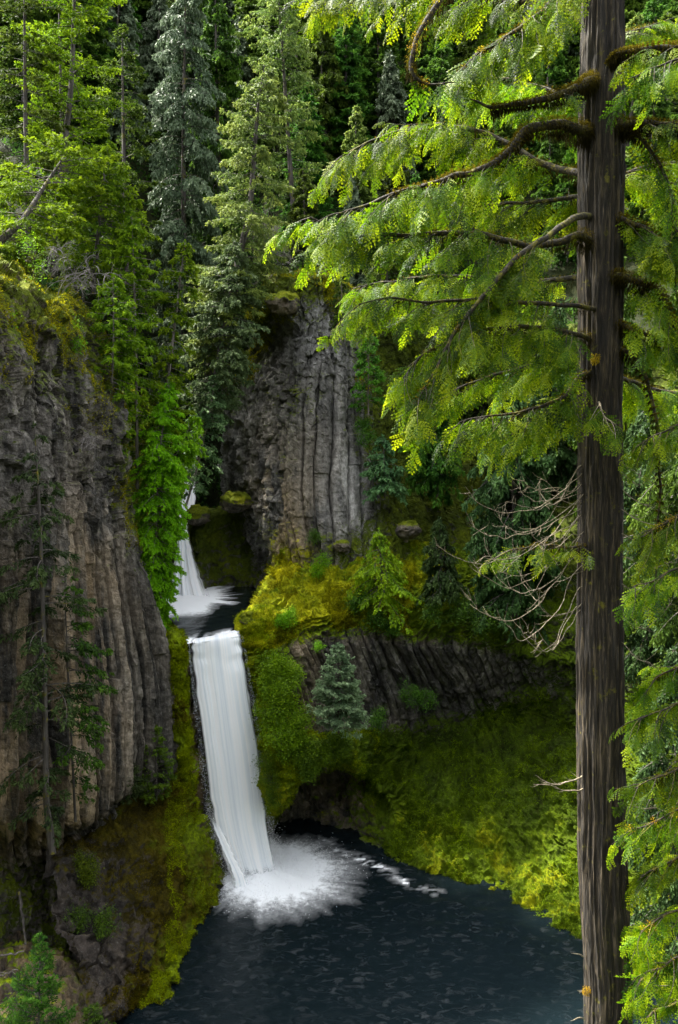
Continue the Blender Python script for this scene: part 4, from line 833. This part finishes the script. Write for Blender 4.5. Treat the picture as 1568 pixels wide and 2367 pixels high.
def limb(root, pts, r0, seed, leafy=(.3, 1), nsec=14, seclen=.9, moss=0.0, down=.45, bias=(0, 0, 0), fr=.09, name='branch', r1=.006, lich=0, fs=1.0):
    rg = np.random.default_rng(seed); w_ = line(*pts); n = len(w_); t = np.linspace(0, n-1, n*7); p = crom(np.array(w_), t)
    p = p+.03*np.stack([vnoise(p*4, seed), vnoise(p*4, seed+1), vnoise(p*4, seed+2)], 1)*sstep(0, 1, t)[:, None]
    rad = r0*(1-t/(n-1))**.75+r1; B = Geo(); B.tube(p, rad, 9, rough=.2); tan = nrm(np.gradient(p, axis=0))
    K = Geo(); bias = np.array(bias)
    nsec = int(nsec*1.6)
    for k in range(nsec):
        s = leafy[0]+(leafy[1]-leafy[0])*(k+rg.random())/nsec; i = int(s*(len(p)-1)); o = p[i]
        side = nrm(np.cross(tan[i], [0, 0, 1.]))*rg.choice([-1, 1]); L = seclen*rg.uniform(.5, 1.25)*(1-.45*s)
        d = nrm(tan[i]*rg.uniform(.3, 1.1)+side*rg.uniform(.2, 1.1)+DOWN*rg.uniform(-.1, .6)+bias)
        q = bend(o, d, L, down*rg.uniform(.5, 1.4), 9, .18, rg); B.tube(q, np.linspace(.010, .0025, 9), 4, close=False)
        m = max(3, int(L/fr)); ss = np.linspace(.08, 1, m); bp = crom(q, ss*8); bt = nrm(crom(np.gradient(q, axis=0), ss*8))
        sg = np.where(np.arange(m) % 2 == 0, 1, -1)[:, None]; sd_ = nrm(np.cross(bt, [0, 0, 1.]))
        ax = nrm(bt*.8+sd_*sg*rg.uniform(.4, 1.0, (m, 1))+DOWN*rg.uniform(.15, .9, (m, 1))); ax[-1] = nrm(bt[-1]+DOWN*.4)
        up = nrm(np.array([0, 0, 1.])+rg.normal(0, .45, (m, 3))+np.array([0, -.35, 0]))
        fronds(K, bp, ax, up, fs*rg.uniform(.65, 1.25, m)*(1-.25*ss), rg)
    br = B.build(name, M['limb_bark'] if moss > 0 or r0 > .02 else M['dead_wood'], root, True); K.build('foliage', M['cedar'], br)
    if moss > 0:
        G = Geo(); m = int(len(p)*90*moss); s = .05+rg.random(m)**1.2*.78; i = (s*(len(p)-1)).astype(int); a = rg.uniform(0, 2*np.pi, m)
        rr = (rad[i]*(1.0+.9*rg.random(m)*(vnoise(p[i]*3, seed)+1)))[:, None]
        x = nrm(np.cross(tan[i], [0, 0, 1.])); y = np.cross(x, tan[i]); c = p[i]+rr*(x*np.cos(a)[:, None]+y*np.sin(a)[:, None]*1.1)
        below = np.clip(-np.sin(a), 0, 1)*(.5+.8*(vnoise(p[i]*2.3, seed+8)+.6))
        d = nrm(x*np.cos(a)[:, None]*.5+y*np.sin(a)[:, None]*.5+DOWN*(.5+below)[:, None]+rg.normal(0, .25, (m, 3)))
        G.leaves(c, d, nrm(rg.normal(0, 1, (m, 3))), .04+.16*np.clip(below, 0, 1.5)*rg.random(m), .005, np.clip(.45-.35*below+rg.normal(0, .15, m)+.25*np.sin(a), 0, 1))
        G.build('moss', M['limb_moss'], br)
    if lich:
        i = rg.integers(int(len(p)*.3), len(p), lich)
        for j in i:
            G = Geo(); c = p[j]+rg.normal(0, .035, (60, 3)); G.leaves(c, nrm(rg.normal(0, 1, (60, 3))), nrm(rg.normal(0, 1, (60, 3))), .03, .008, rg.random(60))
            G.build('lichen', M['lichen'], br)
    return br
def twig(root, pts, r0, seed, nsub=6, name='dead_branch'):
    rg = np.random.default_rng(seed); w_ = np.array(line(*pts)); n = len(w_); t = np.linspace(0, n-1, n*6); p = crom(w_, t)
    p = p+.03*np.stack([vnoise(p*6, seed), vnoise(p*6, seed+1), vnoise(p*6, seed+2)], 1)+.05*np.stack([vnoise(p*2, seed+4), vnoise(p*2, seed+5), vnoise(p*2, seed+6)], 1); B = Geo(); B.tube(p, r0*(1-t/(n-1))**.6+.0025, 5, rough=.15)
    tan = nrm(np.gradient(p, axis=0))
    for k in range(nsub):
        i = int(rg.uniform(.3, .97)*(len(p)-1)); d = nrm(tan[i]+rg.normal(0, .55, 3)); L = rg.uniform(.06, .3)
        B.tube(bend(p[i], d, L, .2, 6, .3, rg), np.linspace(.004, .0018, 6), 4)
    return B.build(name, M['dead_wood'], root, True)

TD = 13.6
ct = thing('cedar_tree', 'huge near cedar with straight brown trunk and mossy limbs at the right', 'tree', P(1403, 2367, TD)-np.array([0, 0, 8]))
tw = np.array([P(1403, 2367, TD)-np.array([-.05, 0, 8]), P(1404, 2367, TD), P(1394, 2000, TD), P(1387, 1500, TD), P(1384, 1000, TD), P(1388, 500, TD), P(1392, 0, TD), P(1394, -300, TD), P(1396, -900, TD)])
tr_ = np.array([.52, .400, .378, .350, .318, .312, .296, .27, .22])
zz = np.concatenate([np.linspace(0, 7, 620), np.linspace(7, 8, 20)[1:]]); tp = crom(tw, zz); rr_ = np.interp(zz, np.arange(9), tr_); sides = 220
an = np.linspace(0, 2*np.pi, sides, endpoint=False); AA, ZZ = np.meshgrid(an, tp[:, 2])
warp = .10*vnoise(np.stack([AA.ravel()*1.2, ZZ.ravel()*.5, ZZ.ravel()*0], 1), 81)
A2 = AA.ravel()+warp; cs, sn = np.cos(A2), np.sin(A2)
q3 = lambda f, zf: np.stack([cs*f, sn*f, ZZ.ravel()*zf], 1)
f1 = 1-np.abs(vnoise(q3(5.5, .55), 82))*2; f2 = 1-np.abs(vnoise(q3(13, 1.3), 83))*2; f3 = vnoise(q3(26, 5), 84)
f4 = 1-np.abs(vnoise(np.stack([cs*7+.6*vnoise(q3(2, 2.5), 88), sn*7, ZZ.ravel()*1.6], 1), 87))*2
dr_ = .026*f1+.016*f2+.007*f3+.014*np.clip(f4, 0, 1)+.03*vnoise(q3(1.2, .35), 85)
rad = np.repeat(rr_, sides)*(1+.03*np.cos(3*AA.ravel()+1))+dr_
v = np.stack([np.repeat(tp[:, 0], sides)+np.cos(AA.ravel())*rad, np.repeat(tp[:, 1], sides)+np.sin(AA.ravel())*rad, ZZ.ravel()], 1)
i = np.arange(len(tp)-1)[:, None]*sides; j = np.arange(sides)[None]; j2 = (j+1) % sides
trunk = mesh_obj('trunk', v-np.array(ct.location), np.stack([i+j, i+j2, i+sides+j2, i+sides+j], -1).reshape(-1, 4), M['cedar_bark'], ct, None, True)
def knot(x, y, r, n=260, mat='lichen', nm='moss_patch', sx=1):
    c0 = P(x, y, TD-.36+abs(x-1388)/60*.06); rg = np.random.default_rng(int(x+y)); G = Geo(); d = nrm(rg.normal(0, 1, (n, 3)))
    c = c0+d*np.array([r*sx, r*.6, r*1.3])*rg.random((n, 1))**.4; G.leaves(c, nrm(d*.5+DOWN*.8+rg.normal(0, .4, (n, 3))), nrm(rg.normal(0, 1, (n, 3))), .035, .006, np.clip(rg.normal(.55, .2, n), 0, 1)); G.build(nm, M[mat], ct)
for q in [(1376,828,.08),(1356,2290,.07)]: knot(*q)
FW_ = -.35
limb(ct, [(1375,290,13.5),(1345,303,13.3),(1290,288,13.0),(1225,298,12.8),(1185,345,12.7),(1130,385,12.6),(1040,412,12.5),(940,440,12.4),(850,470,12.3),(780,500,12.2)], .085, 301, (.45, 1), 22, 1.1, 1.6)
limb(ct, [(1375,400,13.6),(1330,400,14),(1240,370,14.5),(1130,310,14.8),(1030,290,15),(940,300,15.2),(850,330,15.3),(770,375,15.4)], .06, 302, (.25, 1), 24, 1.1, .5)
limb(ct, [(1370,560,13.4),(1330,548,13.2),(1240,570,13.0),(1120,545,12.7),(1000,540,12.5),(880,545,12.3),(800,540,12.2),(715,500,12.1)], .06, 303, (.2, 1), 26, 1.1, .7)
limb(ct, [(1375,500,13.5),(1330,505,13.0),(1260,550,12.6),(1190,600,12.3),(1120,680,12.1),(1055,765,12.0),(1005,860,11.9),(965,930,11.9)], .05, 304, (.3, 1), 22, .95, 0, lich=5)
limb(ct, [(1370,790,13.5),(1330,770,13.1),(1250,755,12.8),(1150,760,12.6),(1050,780,12.4),(980,820,12.3),(930,880,12.2)], .04, 305, (.15, 1), 24, 1.0, .3)
limb(ct, [(1370,860,13.4),(1335,870,13.2),(1300,915,13.0),(1220,950,12.8),(1130,960,12.7),(1060,975,12.6)], .035, 306, (.2, 1), 15, .8, .3)
limb(ct, [(1375,650,13.8),(1330,640,14.3),(1230,650,14.8),(1130,640,15),(1000,640,15.2),(900,650,15.3),(815,665,15.4)], .05, 307, (.2, 1), 24, 1.0, .2)
limb(ct, [(1380,80,13.6),(1330,40,13.9),(1240,10,14.1),(1120,-10,14.2),(1000,-30,14.3),(880,-20,14.4),(790,-10,14.4),(720,0,14.5)], .06, 308, (.15, 1), 24, .9, .4)
limb(ct, [(1380,-100,13.6),(1330,-60,13.2),(1260,20,13.0),(1180,80,12.8),(1110,120,12.7),(1060,170,12.7)], .05, 309, (.2, 1), 24, 1.0, .5, lich=6)
limb(ct, [(1375,185,13.4),(1345,196,13.1),(1280,225,12.8),(1200,240,12.6),(1140,244,12.5),(1085,231,12.4)], .07, 310, (.2, .6), 3, .5, 2.2)
limb(ct, [(1380,-220,13.6),(1240,-170,13),(1100,-90,12.6),(1012,8,12.3),(962,90,12.1),(950,165,12),(990,198,12),(1052,188,12)], .055, 311, (.75, 1), 3, .5, .6, lich=7)
limb(ct, [(1375,240,13.7),(1330,230,14.3),(1240,200,14.9),(1150,180,15.2),(1060,190,15.4)], .04, 312, (.2, 1), 18, 1.0, .2)
limb(ct, [(1370,960,13.6),(1330,955,13.8),(1260,990,13.9),(1200,1000,14),(1130,1030,14)], .025, 313, (.2, 1), 10, .6, .2)
limb(ct, [(1385,930,13.1),(1390,940,12.9),(1402,965,12.8),(1425,985,12.7)], .012, 314, (.1, 1), 5, .55, 0, fs=.8)
limb(ct, [(1365,1260,13.5),(1330,1265,13.3),(1260,1260,13.1),(1190,1270,12.9),(1120,1300,12.8)], .02, 315, (.15, .95), 9, .5, .2, fs=.75)
limb(ct, [(1375,715,13.3),(1325,705,13.0),(1200,700,12.7),(1100,690,12.5),(1000,700,12.4),(900,690,12.3),(830,700,12.3)], .035, 316, (.2, 1), 20, .95, .2)
limb(ct, [(1375,820,13.7),(1325,825,14.0),(1240,840,14.2),(1130,870,14.4),(1040,910,14.5),(980,960,14.5)], .035, 317, (.15, 1), 18, .95, .2)
limb(ct, [(1375,450,13.7),(1330,455,14.3),(1230,470,14.6),(1110,470,14.8),(1000,460,14.9),(900,455,15)], .04, 318, (.15, 1), 20, 1.0, .2)
# right-hand limbs
limb(ct, [(1400,290,13.5),(1440,288,13.3),(1500,287,13.1),(1580,292,12.9),(1700,330,12.7)], .085, 321, (.35, 1), 8, .9, 1.8)
limb(ct, [(1400,500,13.5),(1440,510,13.3),(1500,530,13.1),(1560,590,13),(1640,640,12.8)], .05, 322, (.2, 1), 12, .9, 1.2)
limb(ct, [(1400,640,13.4),(1440,638,13.2),(1490,655,13.1),(1535,690,13),(1560,760,12.9),(1600,830,12.8)], .06, 323, (.3, 1), 12, .9, 1.6, lich=4)
limb(ct, [(1400,750,13.5),(1440,752,13.3),(1510,780,13.1),(1600,810,13)], .05, 324, (.3, 1), 8, .8, 1.4)
limb(ct, [(1400,100,13.8),(1440,80,14),(1520,60,14.2),(1640,60,14.4)], .04, 325, (.2, 1), 14, 1, .5, lich=4)
limb(ct, [(1420,300,13.4),(1470,310,13.2),(1520,370,13.1),(1555,470,13),(1565,560,13),(1560,660,13)], .035, 326, (.3, 1), 8, .8, .8)
limb(ct, [(1400,420,13.9),(1450,400,14.5),(1530,380,14.8),(1640,400,15)], .04, 327, (.2, 1), 18, 1.1, .3)
limb(ct, [(1400,860,13.9),(1450,880,14.4),(1530,900,14.8),(1640,930,15)], .04, 328, (.2, 1), 16, 1.0, .3)
limb(ct, [(1425,800,13.4),(1480,840,13.2),(1515,960,13.1),(1525,1100,13.1),(1520,1250,13.1),(1510,1400,13.1)], .03, 329, (.4, 1), 3, .4, .8)
# mossy limb of a cedar out of frame, reaching in front of the trunk, and its lower sprays
c2 = thing('cedar_tree', 'neighbouring cedar reaching in with green sprays along the right edge', 'tree', P(1760, 2367, 12.5)-np.array([0, 0, 6]))
T = Geo(); T.tube([P(1760,2367,12.5)-np.array([0,0,6]), P(1760,2367,12.5), P(1755,1200,12.5), P(1750,0,12.5), P(1750,-600,12.5)], [.42,.36,.32,.28,.22], 40, rough=.06); T.build('trunk', M['cedar_bark'], c2, True)
limb(c2, [(1750,90,12.5),(1640,105,12.6),(1560,112,12.6),(1480,118,12.7),(1425,128,12.75),(1404,150,12.8),(1403,185,12.8)], .055, 341, (.2, .5), 4, .6, 2.4)
for k, y in enumerate([150, 560, 1000, 1210, 1330, 1560, 1640, 1790, 1890, 2000, 2120, 2230, 2330, 2420]):
    x1 = [1450, 1500, 1470, 1490, 1460, 1500, 1450, 1470, 1455, 1480, 1480, 1470, 1490, 1480][k]
    D = 12.2+.9*((k*7) % 4)/3
    limb(c2, [(1750,y-60,12.5),(1660,y-50,D),(1580,y-20,D),(1520,y+5,D),(x1,y+30,D)], .022, 350+k, (.2, 1), 11, .8, .25 if k % 2 else .0, lich=3 if k in (3, 8, 10) else 0, fs=.85)
# pale dead twigs on the bare part of the trunk
tws = [(1110,1150,260,1180,60),(1090,1180,190,1230,30),(1150,1170,260,1240,60),(1135,1100,150,1160,0),(1170,1270,330,1300,40),(1200,1300,240,1350,30),(1245,1330,220,1330,-40),
       (1260,1400,250,1430,40),(1290,1330,200,1370,0),(1320,1420,180,1470,10),(1370,1440,130,1500,40),(1400,1340,90,1420,60),(1130,1060,130,1130,80),(1085,1110,90,1160,60),(1200,1180,110,1260,50),(1420,1480,120,1500,-20)]
for k, (y0, ya, L, yb, e) in enumerate(tws):
    x0 = 1332; dz = [-.9, .7, -.4, 1.0, -1.2][k % 5]*L/220+.3*math.sin(k*2.7)
    twig(ct, [(1352,y0-20,13.5),(x0,y0,13.4),(x0-L*.3,y0+(yb-y0)*.75,13.4+dz*.3),(x0-L*.65,yb+5,13.4+dz*.7),(x0-L*.9,yb-30+e*.2,13.4+dz*.9),(x0-L,yb-70+e*.3,13.4+dz)], .0055, 400+k, 10)
    if k % 2 == 0: twig(ct, [(1350,y0+30,13.5),(1328,y0+36,13.4),(x0-L*.25,y0+20+(yb-y0)*.5,13.3+dz*.5),(x0-L*.45,yb+20-e*.4,13.2+dz),(x0-L*.62,yb-20,13.2+dz*1.3),(x0-L*.66,yb-50+e,13.2+dz*1.4)], .0045, 480+k, 10)
for k, (y0, L, dy) in enumerate([(1090,90,-60),(1130,120,60),(1180,150,40),(1230,110,70),(1290,160,-30),(1350,90,60),(1420,130,-60),(1480,70,50),(1060,80,60)]):
    twig(ct, [(1415,y0-10,13.5),(1436,y0,13.4),(1436+L*.4,y0+30,13.3),(1436+L*.8,y0+20+dy*.5,13.2),(1436+L,y0+dy,13.1)], .007, 430+k, 11)
for k, q in enumerate([[(1345,1790,13.4),(1337,1795,13.3),(1300,1812,13.2),(1262,1810,13.1),(1232,1790,13.0)],[(1345,1825,13.4),(1336,1830,13.3),(1300,1828,13.2),(1275,1815,13.1),(1236,1812,13.0)],
                       [(1350,2215,13.4),(1340,2210,13.3),(1322,2206,13.2)],[(1352,2300,13.4),(1345,2298,13.3),(1337,2296,13.25)],[(1352,2358,13.4),(1342,2358,13.3),(1325,2360,13.2)],
                       [(1345,560,13.3),(1330,550,13.2),(1318,547,13.1)],[(1460,1860,13.4),(1500,1870,13.2),(1568,1885,13)],[(1465,2260,13.4),(1500,2270,13.2),(1568,2275,13)]]):
    twig(ct, q, .014, 450+k, 6 if k < 2 or k > 5 else 1)
